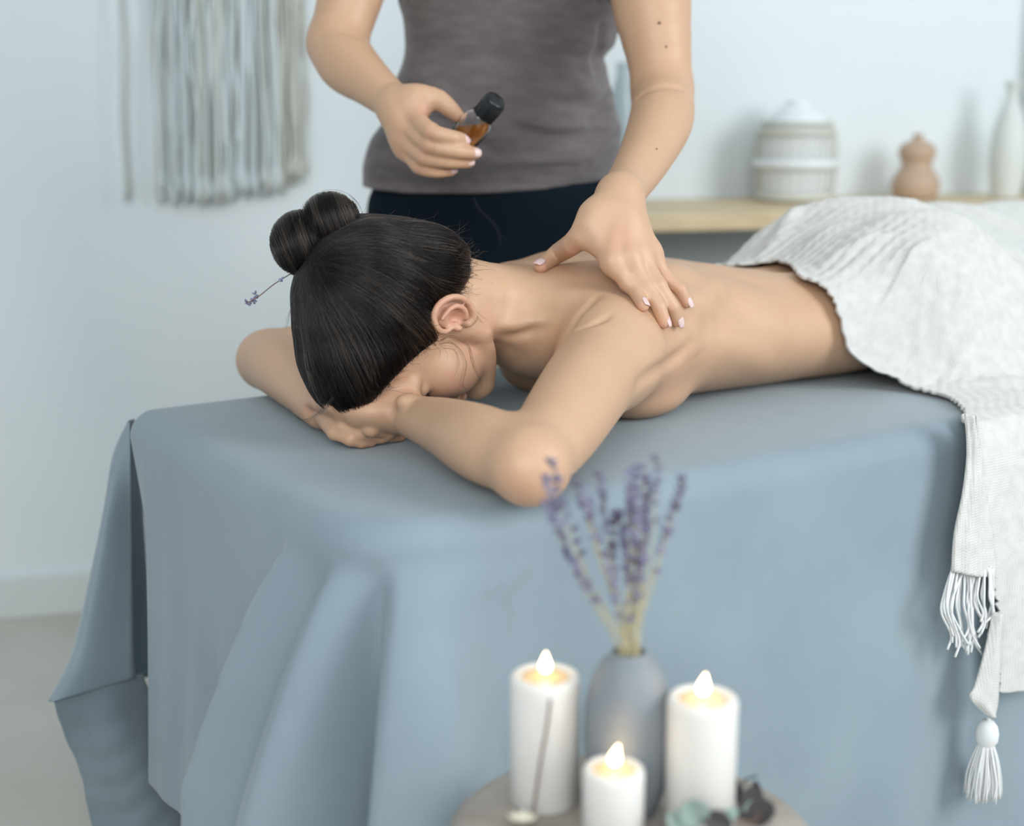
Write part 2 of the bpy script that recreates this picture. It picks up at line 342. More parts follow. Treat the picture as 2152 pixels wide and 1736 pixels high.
def nail(parent, tip, along, nrm, w=.0052, l=.0065, lift=0.0):
    """curved nail plate"""
    along = along/np.linalg.norm(along); nrm = nrm-along*(nrm@along); nrm = nrm/np.linalg.norm(nrm); side = np.cross(along, nrm)
    n = 9; u = np.linspace(-1, 1, n); V = []
    for a in u:
        for b_ in u:
            ww = w*(1-.22*max(0, a)**2-.12*max(0, -a)**3); sg = b_*ww
            V.append(tip+along*(a*l)*(1-.12*b_*b_)+side*sg+nrm*(lift-(sg/w)**2*.0020-max(0, a)**2*.0010))
    o = obj('fingernail', V, grid_faces(n, n), M['nail'], parent); thicken(o, .0008, 0); return o
def lin(a, b, t): return np.asarray(a)*(1-t)+np.asarray(b)*t
VOX = .0022
# ------------------------------------------------------------------ room
WA = math.radians(14); WD = A(math.cos(WA), math.sin(WA), 0); WNn = A(math.sin(WA), -math.cos(WA), 0); WP = A(-1.07, 2.965, 0)
def wallp(s, out, z): return WP+WD*s+WNn*out+A(0, 0, z)
def wall_hit(px, py, out=0.):
    r = ray(px, py); o = A(0, 0, CAMH); n = WNn; t = ((WP+n*out-o)@n)/(r@n); return o+r*t
def panel(name, c, w, h, t, ax, up=A(0, 0, 1), mt=None, **k):
    n = np.cross(ax, up); me = box_mesh((0, 0, 0), 1, 1, 1, bev=0)
    for v in me.vertices: q = np.array(v.co); v.co = Vector(np.asarray(c)+ax*q[0]*w+up*q[2]*h+n*q[1]*t)
    return tag(link(name, me, mt), **k)
box('floor', (0.4, 2.2, -.02), 7.5, 6.4, .04, M['floor'], bev=0, kind='structure')
panel('wall_back', wallp(1.4, -.04, 1.4), 7.2, 2.8, .08, WD, mt=M['wall'], kind='structure')
box('baseboard_back', wallp(1.4, .008, .045), 7.2, .016, .09, M['skirting'], ax=WD, ay=-WNn, bev=.003, kind='structure')
box('ceiling', (0.4, 1.0, 2.84), 7.5, 8.8, .06, M['wall'], bev=0, kind='structure')
pr = wall_hit(2147, 200)
panel('trim_1', pr+WD*.045+WNn*.03+A(0, 0, 1.35-pr[2]), .09, 2.62, .06, WD, mt=M['skirting'], kind='structure')
# ------------------------------------------------------------------ the woman lying on the table
HR = A([-.126, -.78, .616], [-.241, -.581, -.779], [-.966, .247, .114]); HT = A(-.117, 1.739, .846)
_d = math.radians(8); HR = np.stack([HR[:, 0]*math.cos(_d)-HR[:, 1]*math.sin(_d), HR[:, 1]*math.cos(_d)+HR[:, 0]*math.sin(_d), HR[:, 2]], 1); HR[:, 2] /= np.linalg.norm(HR[:, 2])
def Hd(f, u, l): return HT+HR@A(f, u, l)
Fw, Up, Lf = HR[:, 0], HR[:, 1], HR[:, 2]
W = Field()
W.loft([(.40, .365, .125, .085, .050), (.46, .365, .128, .150, .076), (.52, .362, .118, .168, .092), (.60, .36, .108, .163, .098), (.70, .36, .103, .150, .095),
        (.80, .36, .094, .136, .088), (.88, .36, .089, .132, .083), (.96, .36, .094, .148, .088), (1.05, .36, .115, .172, .105), (1.14, .36, .115, .178, .108), (1.25, .36, .10, .168, .092), (1.34, .36, .09, .15, .08)],
       TN, TU, TV, A(0, 0, 1), .02)
for v in (.275, .445): W.ell(T(1.09, v, .150), (.115, .092, .088), .04, np.stack([TU, TV, A(0, 0, 1)], 1))
for s in (-1, 1): # legs
    W.chain([T(1.15, .36+s*.09, .09), T(1.40, .36+s*.10, .085), T(1.62, .36+s*.105, .07), T(1.80, .36+s*.11, .07), T(2.02, .36+s*.115, .055)], [.088, .078, .055, .055, .032], .03, 9)
    W.chain([T(2.02, .36+s*.115, .05), T(2.10, .36+s*.11, .035), T(2.2, .36+s*.10, .02)], [.03, .025, .014], .02)
# breast pressed on the table, near side; far side
W.ell(T(.550, .262, .036), (.062, .052, .030), .045, np.stack([TU, TV, A(0, 0, 1)], 1))
W.ell(T(.56, .47, .045), (.08, .068, .045), .03, np.stack([TU, TV, A(0, 0, 1)], 1))
# neck, trapezius
W.chain([Hd(-.035, .0, 0), Hd(-.030, -.075, 0), T(.45, .362, .130)], [.058, .052, .062], .03, 7)
W.chain([T(.40, .36, .150), T(.46, .28, .150), T(.47, .215, .135)], [.038, .036, .036], .03, 6)
W.chain([T(.40, .37, .150), T(.47, .46, .150), T(.48, .52, .135)], [.038, .036, .036], .03, 6)
# near arm
SH = T(.455, .198, .102); EL = az(1112, 985, .749); WR = az(846, 864, .752)
W.chain([SH, lin(SH, EL, .3)+A(0, 0, .004), lin(SH, EL, .65), lin(SH, EL, .97)], [.056, .053, .0470, .0370], .035, 18)
W.cone(T(.53, .235, .105), SH, .045, .050, .05)
W.ell(EL+A(.0, -.002, .0), (.0325, .032, .032), .02)
W.cone(EL+A(-.012, -.016, .004), EL+A(-.006, -.016, .0), .016, .014, .02)
W.chain([EL+A(0, .008, .004), lin(EL, WR, .28)+A(-.004, 0, .006), lin(EL, WR, .6)+A(0, 0, .004), lin(EL, WR, .85), WR], [.0360, .0415, .0340, .0268, .0245], .02, 26)
W.ell(az(850, 842, .775), (.010, .010, .007), .014)         # wrist bone
# far arm
SHf = T(.48, .525, .115); ELf = az(560, 757, .748); WRf = az(672, 857, .738)
W.chain([SHf, lin(SHf, ELf, .5), ELf+A(.01, .01, 0)], [.052, .046, .040], .035, 7)
W.ell(ELf, (.036, .036, .033), .015)
W.chain([ELf, lin(ELf, WRf, .3)+A(0, 0, .008), lin(ELf, WRf, .7)+A(0, 0, .004), WRf], [.040, .042, .032, .025], .02, 20)
spots = []
def finger(F, J, R, k=.006, sp=spots):
    J = np.asarray(J, float); F.chain(J, R, k)
    for j in range(1, len(J)-1): F.ell(J[j], (R[j]*1.07,)*3, .004); sp.append((J[j], .011, .45))
    sp.append((J[-1], .012, .6))
# her left hand (upper), palm down on the back of the other
F5 = [az(757, 872, .748), az(716, 871, .748), az(696, 866, .744), az(678, 860, .740)]
F4 = [az(752, 857, .757), az(706, 858, .757), az(682, 854, .750), az(662, 850, .744)]
F3 = [az(750, 845, .765), az(700, 848, .764), az(672, 846, .755), az(648, 844, .747)]
F2 = [az(756, 832, .768), az(706, 838, .766), az(680, 838, .757), az(660, 838, .749)]
for f_, r_ in ((F5, .0085), (F4, .0092), (F3, .0098), (F2, .0098)):
    W.cone(WR, f_[0], .018, .0135, .014); finger(W, f_, [r_*1.15, r_*1.0, r_*.93, r_*.78])
W.chain([WR+A(.0, .01, 0), az(790, 868, .752), az(765, 868, .752)], [.022, .018, .016], .015)
W.ell(az(785, 858, .757), (.034, .030, .016), .015)
# her right hand (lower), on the sheet
G5 = [az(703, 910, .724), az(737, 923, .7195), az(759, 928, .7155), az(780, 929, .7130)]
G4 = [az(722, 898, .732), az(757, 911, .7265), az(800, 917, .7195), az(842, 917, .7135)]
G3 = [az(742, 888, .738), az(780, 902, .734), az(815, 909, .724), az(850, 908, .716)]
G2 = [az(752, 878, .738), az(790, 893, .734), az(825, 900, .724), az(855, 899, .716)]
for f_, r_ in ((G5, .0076), (G4, .0080), (G3, .0082), (G2, .0080)):
    W.cone(WRf, f_[0], .015, .0092, .005); finger(W, f_, [r_*1.12, r_*1.05, r_*.98, r_*.85], .003)
W.ell(az(694, 882, .724), (.022, .024, .013), .008)
# head
W.ell(Hd(-.008, .045, 0), (.094, .084, .074), .02, HR)
W.ell(Hd(.048, -.012, 0), (.046, .078, .056), .02, HR)
W.ell(Hd(.055, .065, 0), (.036, .045, .055), .02, HR)
W.ell(Hd(.080, -.090, 0), (.016, .014, .018), .02, HR)
for s in (-1, 1):
    W.chain([Hd(.004, -.020, s*.058), Hd(.012, -.058, s*.050), Hd(.045, -.082, s*.030), Hd(.072, -.093, s*.010)], [.014, .015, .015, .016], .018, 7)
    W.ell(Hd(.062, -.014, s*.040), (.026, .026, .022), .02, HR)
    W.ell(Hd(.060, -.040, s*.034), (.024, .024, .020), .02, HR)
    W.ell(Hd(.096, .020, s*.034), (.016, .013, .020), .012, HR, sub=True)
    W.ell(Hd(.079, .020, s*.033), (.013, .0125, .015), .004, HR)
    W.chain([Hd(.094, .036, s*.012), Hd(.090, .042, s*.032), Hd(.074, .038, s*.050)], [.007, .0075, .007], .012, 5)
    W.ell(Hd(.097, -.033, s*.010), (.009, .007, .007), .006, HR)
W.chain([Hd(.090, .030, 0), Hd(.104, .0, 0), Hd(.113, -.026, 0)], [.006, .0075, .0095], .010, 5)
W.ell(Hd(.094, -.051, 0), (.009, .0055, .022), .006, HR); W.ell(Hd(.092, -.063, 0), (.009, .006, .019), .006, HR)
W.cone(Hd(.108, -.057, -.02), Hd(.108, -.057, .02), .003, .003, .006, sub=True)
def ear(F, s):
    e = lambda f, u, l: Hd(f, u, s*l)
    F.ell(e(-.012, .006, .074), (.019, .030, .010), .008, HR)
    F.ell(e(-.004, .000, .088), (.0095, .012, .012), .004, HR, sub=True)
    F.ell(e(-.012, .020, .088), (.010, .009, .007), .004, HR, sub=True)
    F.chain([e(.000, -.002, .080), e(.010, .012, .080), e(.008, .026, .083), e(-.006, .035, .086), e(-.021, .030, .089), e(-.030, .014, .091), e(-.029, -.004, .089), e(-.021, -.018, .085), e(-.008, -.028, .080), e(.001, -.022, .077)],
            [.0026, .0034, .0038, .004, .0042, .0042, .0040, .0040, .0055, .0045], .003, 22)
    F.chain([e(-.004, .023, .086), e(-.016, .014, .088), e(-.020, .002, .088), e(-.015, -.010, .086), e(-.006, -.014, .084)], [.0028, .0034, .0036, .0034, .0032], .003, 9)
    F.ell(e(.0065, -.004, .081), (.0045, .006, .0045), .003, HR)
ear(W, 1); ear(W, -1)
# relief of the back: spine, shoulder blades, neck cords, folds at the shoulder
W.chain([T(.47, .362, .224), T(.60, .362, .225), T(.75, .362, .208), T(.90, .362, .186), T(1.0, .362, .20)], [.016, .018, .019, .021, .016], .03, 8, sub=True)
W.ell(T(.575, .272, .178), (.072, .044, .030), .03, np.stack([TU, TV, A(0, 0, 1)], 1))
W.ell(T(.575, .452, .178), (.072, .044, .030), .03, np.stack([TU, TV, A(0, 0, 1)], 1))
W.chain([T(.66, .243, .165), T(.60, .215, .155), T(.53, .205, .17)], [.014, .018, .018], .03, 6)
W.chain([Hd(-.01, -.05, .040), Hd(.0, -.10, .034), T(.44, .30, .105)], [.013, .012, .010], .016, 6)
W.fin()
def relief_px(F, lst, y0=1.0, y1=3.2):
    L_ = []
    for px, amp, w in lst:
        P = [F.hit(x, y, y0, y1) for x, y in px]; P = [p for p in P if p is not None]
        if len(P) > 1: L_.append((P, amp, w))
    for P, amp, w in L_: F.relief(P, amp, w)
relief_px(W, [([(1196, 700), (1212, 668), (1238, 640), (1256, 622)], .0050, .006), ([(1204, 698), (1240, 684), (1268, 672), (1284, 660)], .0040, .005),
  ([(1026, 722), (1070, 708), (1120, 694), (1160, 690)], .0035, .007), ([(1030, 696), (1090, 682), (1150, 672)], -.0030, .008), ([(1050, 640), (1110, 640), (1180, 660)], .003, .014),
  ([(1336, 812), (1372, 784), (1412, 758), (1448, 722)], .0075, .009), ([(1440, 670), (1458, 710), (1464, 750)], -.004, .016), ([(1470, 600), (1540, 640), (1600, 690), (1640, 740)], .0045, .022),
  ([(1500, 720), (1560, 740), (1620, 780)], -.003, .02), ([(1110, 602), (1200, 592), (1290, 604)], .004, .018), ([(1470, 556), (1560, 585), (1650, 612)], .004, .018), ([(1340, 660), (1380, 700), (1400, 740)], -.003, .016)])
W.fin()
def body_mesh(F, name, O, B, size, h, sp, parent):
    V, Q = surface_nets(F, np.asarray(O, float), B, size, h)
    o = obj(name, V, Q, M['skin'], parent); flush(o, V, sp); return o
TB = np.stack([TU, TV, A(0, 0, 1)], 1)

woman = empty('person', T(.95, .36, 0)); tag(woman, 'bare-backed woman lying face down with dark hair in a bun, head on her hands', 'person')
spots += [(Hd(-.012, .006, .085), .030, .75), (Hd(-.018, .025, .09), .016, .9), (Hd(.075, -.02, .045), .032, .75), (Hd(.09, -.057, 0), .02, .8), (Hd(.03, -.05, .05), .05, .3), (EL+A(-.01, -.03, -.01), .03, .25), (az(640, 850, .75), .04, .3), (T(.55, .2, .07), .05, .2), (Hd(.06, .08, .03), .06, .35)]
wbody = body_mesh(W, 'body', T(-.10, -.08, -.03), TB, (2.42, .90, .34), VOX*1.0, spots, woman)
sm = wbody.modifiers.new('soften', 'SMOOTH'); sm.factor = .5; sm.iterations = 2
me = wbody.data; co = np.empty(len(me.vertices)*3, np.float32); me.vertices.foreach_get('co', co); co = co.reshape(-1, 3); lowz = TZ+.0065-woman.location.z + woman.location.z
zz = co[:, 2]; co[:, 2] = np.where(zz < lowz, lowz-.0005+.02*(zz-lowz)*0, zz); me.vertices.foreach_set('co', co.ravel()); me.update()
for J in (G5, G4): nail(wbody, J[-1]+A(.001, -.002, .0062), J[-1]-J[-2], A(-.05, -.45, .9), .0046, .0058)
# ------------------------------------------------------------------ her hair
HC = Field()
HC.ell(Hd(-.010, .055, 0), (.112, .097, .084), .02, HR)
HC.ell(Hd(-.030, .085, 0), (.085, .070, .078), .03, HR); HC.ell(Hd(.046, .098, .004), (.066, .050, .066), .03, HR)
HC.ell(Hd(-.066, -.004, .004), (.054, .060, .060), .03, HR)
HC.fin(); 
# hairline: everything in front of a slanted surface is skin
class Cap(Field):
    def __init__(s, base, hl=.0): s.b = base
    def __call__(s, P):
        P = np.asarray(P, float); d = s.b(P); q = (P-HT)@HR; f, u, l = q[:, 0], q[:, 1], q[:, 2]
        line = np.interp(f, [-.10, -.06, -.035, -.012, .008, .02, .035, .055, .075, .10], [-.055, -.045, -.022, .038, .036, .020, .045, .068, .086, .100])
        line = line - .010*np.exp(-(l/.03)**2)*(f > .04)
        return np.maximum(d, (line-u)*.7)
cap = Cap(HC)
BUN = Hd(-.058, .128, .0)            # where the tie sits
hair = empty('hair', HT); hair.parent = None
V, Q = surface_nets(cap, HT-A(.17, .17, .17), np.eye(3), (.34, .34, .34), .0028)
hairo = obj('hair', V, Q, M['haircap'], woman)
bpy.data.objects.remove(hair)
def strands(name, paths, rad, parent, material=None, taper=True):
    """list of (n,3) paths -> one hair object"""
    hc = bpy.data.hair_curves.new(name); n = [len(p) for p in paths]; hc.add_curves(n)
    P = np.concatenate(paths).astype(np.float32); hc.attributes['position'].data.foreach_set('vector', P.ravel())
    ra = hc.attributes.new('radius', 'FLOAT', 'POINT') if 'radius' not in hc.attributes else hc.attributes['radius']
    R_ = np.concatenate([np.full(k, rad)*((1-.75*np.linspace(0, 1, k)**3) if taper else 1) for k in n]).astype(np.float32); ra.data.foreach_set('value', R_)
    o = link(name, hc, material or M['hair']); 
    if parent is not None: o.parent = parent
    return o
def march(F, P0, goal, steps, off, step=None, swirl=None, noise=.0):
    P = P0.copy(); out = [P.copy()]; goal = np.asarray(goal)
    D0 = np.linalg.norm(goal-P, axis=1)
    for i in range(steps):
        g = F.grad(P); d = F(P); to = goal-P; L = np.linalg.norm(to, axis=1, keepdims=True); to = to/(L+1e-6)
        if swirl is not None: to = to+swirl(P)
        to = to-g*(to*g).sum(1, keepdims=True); to /= np.linalg.norm(to, axis=1, keepdims=True)+1e-6
        P = P+to*np.minimum(step, L*.5); P = P-g*((F(P)-off)[:, None])
        out.append(P.copy())
    return np.stack(out, 1)
# strands over the scalp, swept back into the tie
mv = np.empty(len(hairo.data.vertices)*3, np.float32); hairo.data.vertices.foreach_get('co', mv); mv = mv.reshape(-1, 3)
qv = (mv-HT)@HR
on = np.abs(HC(mv)) < .003
cand = np.flatnonzero(on); sel = rng.choice(cand, 9500, replace=True)
P0 = mv[sel]+rng.normal(0, .0015, (len(sel), 3)); 
edge = np.flatnonzero(on & (np.abs(cap(mv)-HC(mv)) > .0004)); 
line_pts = cand[(qv[cand, 1] < np.interp(qv[cand, 0], [-.10, -.06, -.035, -.012, .008, .02, .035, .055, .075, .10], [-.055, -.045, -.022, .038, .036, .020, .045, .068, .086, .100])+.014)]
sel2 = rng.choice(line_pts, 2600, replace=True); P1 = mv[sel2]+rng.normal(0, .0022, (len(sel2), 3))
P0 = np.concatenate([P0, P1]); offs = rng.uniform(.0005, .0042, len(P0)); offs[-2600:] = rng.uniform(.0, .002, 2600)
Lm = np.linalg.norm(BUN-P0, axis=1, keepdims=True)*1.15/26
S = march(HC, P0, BUN+rng.normal(0, .006, P0.shape), 26, offs, step=Lm)
clump = rng.normal(0, 1, (70, 3)); ph = np.stack([np.sin(S@(c/np.linalg.norm(c)*140)+c[0]*9) for c in clump[:4]], 0).mean(0)
S = S+HC.grad(S.reshape(-1, 3)).reshape(S.shape)*(ph[..., None]*.0016)
cl = np.sin(S[:, 0]@A(97, 41, -63)*1.3+1)+np.sin(S[:, 0]@A(-151, 87, 120))+rng.normal(0, .5, len(S)); lt = cl > 1.0
strands('scalp_hair', list(S[~lt]), .00026, hairo); strands('light_strands', list(S[lt]), .00026, hairo, M['hair2'])
# the bun: two fat lobes of coiled hair
L1 = at(636, 511, 1.695); L2 = at(697, 468, 1.700); base = at(676, 515, 1.715)
BN = Field(); 
ax1 = unit = (L2-L1)/np.linalg.norm(L2-L1)
toc = A(0, -1, 0.15)/np.linalg.norm(A(0, -1, .15)); upb = np.cross(ax1, toc); upb /= np.linalg.norm(upb)
Rb = np.stack([ax1, np.cross(toc, ax1)/np.linalg.norm(np.cross(toc, ax1)), toc], 1)
BN.ell(L1, (.036, .0375, .036), .007, Rb); BN.ell(L2, (.033, .035, .036), .005, Rb); BN.ell(base, (.036, .030, .030), .012, Rb); BN.fin()
V, Q = surface_nets(BN, L1-A(.10, .10, .12), np.eye(3), (.24, .22, .24), .0025)
bun = obj('bun', V, Q, M['haircap'], hairo)
vb = V.astype(np.float32); selb = rng.choice(len(vb), 3600)
PB = vb[selb]
def swirlf(P):
    d1 = np.linalg.norm(P-L1, axis=1, keepdims=True); d2 = np.linalg.norm(P-L2, axis=1, keepdims=True)
    mid = (L1+L2)/2+upb*0; c = np.where(d1 < d2, L1, L2); r = P-c
    sgn = np.where(d1 < d2, 1, -1); axis = (ax1*.9+upb*.25)*sgn; t = np.cross(axis, r); return t/(np.linalg.norm(t, axis=1, keepdims=True)+1e-6)*30
SB = march(BN, PB, base, 16, rng.uniform(.0003, .003, len(PB)), step=np.full((len(PB), 1), .0042), swirl=swirlf)
lb_ = np.sin(SB[:, 0]@A(210, -160, 130)) > .55
strands('bun_hair', list(SB[~lb_]), .00024, bun); strands('light_strands', list(SB[lb_]), .00024, bun, M['hair2'])
# flyaways and loose locks
loose = []
def lock(px, jitter=.0012, n=3, m=24, w=None):
    C = np.array([at(*p) for p in px]); 
    for k in range(n):
        J = C+np.cumsum(rng.normal(0, jitter, C.shape), 0); loose.append(catmull(J, m))
lock([(925, 716, 1.645), (945, 707, 1.63), (965, 712, 1.625), (985, 728, 1.62), (992, 755, 1.625), (998, 775, 1.63), (1008, 790, 1.63), (1012, 812, 1.62)], .0006, 5)
lock([(925, 722, 1.645), (948, 720, 1.63), (968, 735, 1.62), (980, 760, 1.62), (976, 785, 1.62), (972, 805, 1.62), (985, 818, 1.62)], .0006, 4)
lock([(930, 730, 1.64), (952, 735, 1.625), (962, 760, 1.62), (955, 790, 1.615)], .001, 3)
lock([(700, 835, 1.60), (682, 858, 1.62), (660, 876, 1.66), (640, 884, 1.70), (622, 876, 1.715), (608, 856, 1.745)], .0007, 6)
lock([(1000, 650, 1.70), (1008, 672, 1.69), (1020, 682, 1.69)], .0015, 3)
lock([(645, 565, 1.69), (636, 600, 1.68), (618, 640, 1.67), (604, 690, 1.66)], .0012, 6)
qq = (mv-HT)@HR; wc = mv[on & (mv[:, 2] > HT[2]+.055) & (qq[:, 1] < .11)]; wq = wc[rng.choice(len(wc), 90)]; wg = HC.grad(wq)   # wisps lifting off the crown and nape
for q, g in zip(wq, wg):
    t_ = A(.7, .5, 0)+rng.normal(0, .45, 3); t_ = t_-g*(t_@g); t_ /= np.linalg.norm(t_); L = rng.uniform(.012, .042); lf = rng.uniform(.15, .6)
    loose.append(catmull([q, q+t_*L*.35+g*L*lf*.15, q+t_*L*.7+g*L*lf*.5+rng.normal(0, .0015, 3), q+t_*L+g*L*lf+rng.normal(0, .003, 3)], 14))
for k in range(36):
    t_ = rng.uniform(0, 2*np.pi); L = L1 if rng.random() < .6 else L2; r = .036+rng.uniform(.0, .004)
    arc = np.linspace(t_, t_+rng.uniform(.5, 1.3), 12); loose.append(L+r*(np.cos(arc)[:, None]*ax1+np.sin(arc)[:, None]*upb)+toc*rng.uniform(-.01, .01))
for k in range(320):   # soft hairline at temple, nape and forehead
    q = mv[rng.choice(line_pts)]; f0 = (q-HT)@HR
    d = -Up*.6+Lf*.1+rng.normal(0, .45, 3); d -= Lf*(d@Lf)*.5; L = rng.uniform(.006, .024)
    loose.append(catmull([q, q+d*L*.4+Lf*.001, q+d*L*.8+Lf*.002+rng.normal(0, .0015, 3), q+d*L+rng.normal(0, .003, 3)+Lf*.002], 10))
strands('loose_hair', loose, .00015, hairo)
# eyelashes / brow
br = []
for k in range(130):
    t_ = rng.uniform(0, 1); p = lin(Hd(.100, .040, .014), Hd(.084, .046, .050), t_)+Fw*(-.0)+rng.normal(0, .0012, 3); br.append(np.stack([p, p+Lf*.003+Up*.002, p+Lf*.006+Up*.001+Fw*-.002]))
for k in range(60):
    t_ = rng.uniform(0, 1); p = lin(Hd(.094, .014, .022), Hd(.084, .014, .046), t_); br.append(np.stack([p, p+Fw*.004-Up*.003, p+Fw*.006-Up*.004]))
strands('eyebrow', br, .00018, wbody)
# hair tie
tp_ = [at(x, y, z) for x, y, z in ((664, 562, 1.655), (672, 556, 1.650), (682, 549, 1.648), (692, 540, 1.650), (699, 528, 1.655))]
MB().tube(catmull(tp_, 16), .0012).build('hair_tie', M['elastic'], hairo)
# ------------------------------------------------------------------ massage table
TL, TW = 1.86, .68
tab = empty('massage_table', T(TL/2, TW/2, -TZ)); tag(tab, 'massage table hidden under the grey sheet', 'table')
box('padded_top', T(TL/2, TW/2, -.032), TL-.05, TW-.05, .056, M['pad'], tab, ax=TU, ay=TV, bev=.02)
for u in (.16, TL-.16):
    for v in (.09, TW-.09): box('leg', T(u, v, -.38), .035, .035, .64, M['stool'], tab, ax=TU, ay=TV, bev=.004)
# the sheet: flat top, rounded rim, hanging skirt with folds
sheet = empty('bed_sheet', T(TL/2, TW/2, 0)); tag(sheet, 'grey-blue linen sheet draped over the massage table down to the floor', 'sheet')
RC = .10
def perim(n_per=.006):
    pts = []; nr = []
    cs = [((RC, RC), 180, RC), ((TL-RC, RC), 270, RC), ((TL-RC, TW-RC), 0, RC), ((.035, TW-.035), 90, .035)]
    seq = []
    for (c, a0, rc) in cs:
        for a in np.linspace(a0, a0+90, 26): ar = math.radians(a); seq.append((c[0]+rc*math.cos(ar), c[1]+rc*math.sin(ar), math.cos(ar), math.sin(ar)))
    seq.append(seq[0]); seq = np.array(seq); L = np.r_[0, np.cumsum(np.linalg.norm(np.diff(seq[:, :2], axis=0), axis=1))]
    s = np.arange(0, L[-1], n_per); out = np.stack([np.interp(s, L, seq[:, j]) for j in range(4)], 1); out[:, 2:] /= np.linalg.norm(out[:, 2:], axis=1, keepdims=True)
    return s, out, L[-1]
s_, PR, LT = perim()
# s=0 is the left end of the near-corner arc (head side); near corner arc 0..c ; near side follows; head side is at the end
CA = RC*math.pi/2
sg = np.where(s_ > LT/2, s_-LT, s_)        # signed: negative on the head side, towards the far-head corner
ROWS_T = [1.0, .8, .55, .3, .12, .05]
def saw(x, edges, widths):
    """fold ridges: steep on the left, falling to the right"""
    o = np.zeros_like(x)
    for e, w in zip(edges, widths): t = (x-e)/w; o = np.maximum(o, np.where((t > 0) & (t < 1), (1-t)**1.2, 0)*np.clip(t/.10, 0, 1)**.8)
    return o
rows = []
inner = np.stack([np.clip(PR[:, 0], TW*.5, TL-TW*.5), np.full(len(PR), TW/2)], 1)
for t in np.linspace(0, 1, 30)[:-1]:
    q = inner*(1-t)+(PR[:, :2]-PR[:, 2:]*.033)*t; bulge = .004*np.sin(q[:, 0]*9+1)*np.sin(q[:, 1]*11)*t*(1-t)*2
    rows.append(np.stack([q[:, 0], q[:, 1], np.full(len(q), .006)+bulge*.5], 1))
for a in np.linspace(0, math.pi/2, 8):
    r = .035; q = PR[:, :2]-PR[:, 2:]*(.033-r*math.sin(a)); rows.append(np.stack([q[:, 0], q[:, 1], np.full(len(q), .006-r*(1-math.cos(a)))], 1))
HEM = np.interp(sg, [-TW, -.55, -.50, -.30, -.18, -.08, .0, .1, .3, 5], [.60, .48, .475, .455, .475, .56, .64, .67, .685, .685])
ND = 64
for i in range(1, ND+1):
    d = i/ND; D = HEM*d; dd = np.clip(D/.66, 0, 1)
    # positions of the fold edges wander with height
    e0 = -.050+.062*dd; e1 = .040+.005*dd; e2 = .100-.002*dd
    base = .010*dd+.018*dd**2
    am = np.clip((D-.015)/.25, 0, 1)**.7*.105+dd*.030
    x = sg
    f = np.zeros(len(x))
    for e, w in ((e0, .080), (e1, .062), (e2, .15)):
        t = (x-e)/w; q_ = np.clip((t-.18)/.68, 0, 1); f = np.maximum(f, np.where((t > 0) & (t < 1), (1-q_*q_*(3-2*q_))*np.clip(t/.10, 0, 1)**.8, 0))
    o = base+am*f*1.0-.022*dd**.6*np.exp(-((x-e2+.018)/.022)**2)-.016*dd**.6*np.exp(-((x-e1+.014)/.016)**2)
    o = o+.006*dd*np.sin(x*16+1.3)*(x > .3)+.004*dd*np.sin(x*37+.5+2*dd)*(x > .25)
    hs = np.exp(-((x+.36)/.16)**2); o = o+.012*dd*hs+.004*np.sin(x*60+3*dd)*dd*np.exp(-((x+.3)/.15)**2)
    # far head corner: sheet tucks in behind the panel edge
    o = np.where(x < -.50, o-.03*np.clip((-.50-x)/.05, 0, 1)*np.clip(dd*3, 0, 1), o)
    q = PR[:, :2]+PR[:, 2:]*(o[:, None]+.002)
    tang = np.stack([-PR[:, 3], PR[:, 2]], 1); sh = -.04*am/.1*f; q = q+tang*sh[:, None]
    rows.append(np.stack([q[:, 0], q[:, 1], -.029-D], 1))
RW = np.array(rows); nr_, nc_ = RW.shape[:2]
VS = TN+RW[..., 0:1]*TU+RW[..., 1:2]*TV+RW[..., 2:3]*A(0, 0, 1); FS = grid_faces(nr_, nc_, True)
shm = obj('cover', VS.reshape(-1, 3), FS, M['linen'], sheet); thicken(shm, .0015, 0)
# the long corner of the sheet that swings out at the far head corner
flap = [[at(272, 888, 1.885), at(269, 886, 1.895), at(271, 884, 1.92), at(282, 880, 1.97)],
        [at(274, 960, 1.875), at(240, 958, 1.885), at(246, 955, 1.95), at(290, 950, 2.05)],
        [at(276, 1080, 1.90), at(221, 1075, 1.87), at(232, 1070, 1.96), at(300, 1065, 2.07)],
        [at(278, 1240, 1.90), at(191, 1235, 1.85), at(205, 1230, 1.97), at(310, 1225, 2.08)],
        [at(280, 1370, 1.90), at(158, 1380, 1.83), at(178, 1365, 1.97), at(320, 1350, 2.08)],
        [at(284, 1424, 1.90), at(110, 1474, 1.78), at(150, 1450, 1.95), at(330, 1420, 2.08)]]
def cpatch(G, m, n):
    G = np.array(G); a = catmull(G, m); return np.stack([catmull(a[i], n) for i in range(m)], 0)
def lpatch(G, m, n, f=None):
    X = cpatch(G, m, n)
    if f is not None: X = f(X)
    return X.reshape(-1, 3), grid_faces(m, n)
V, Q = lpatch(flap, 60, 40); fl = obj('corner_fold', V, Q, M['linen'], sheet); thicken(fl, .0015, 0)
low = [[at(300, 1415, 1.93), at(230, 1432, 1.86), at(160, 1460, 1.81), at(110, 1475, 1.78)],
       [at(330, 1500, 1.97), at(255, 1500, 1.88), at(180, 1520, 1.84), at(133, 1545, 1.82)],
       [at(380, 1600, 2.0), at(290, 1590, 1.90), at(215, 1610, 1.87), at(168, 1625, 1.86)],
       [at(440, 1700, 2.02), at(340, 1690, 1.93), at(250, 1700, 1.90), at(186, 1715, 1.89)],
       [at(500, 1800, 2.02), at(380, 1790, 1.95), at(280, 1800, 1.92), at(215, 1800, 1.92)]]
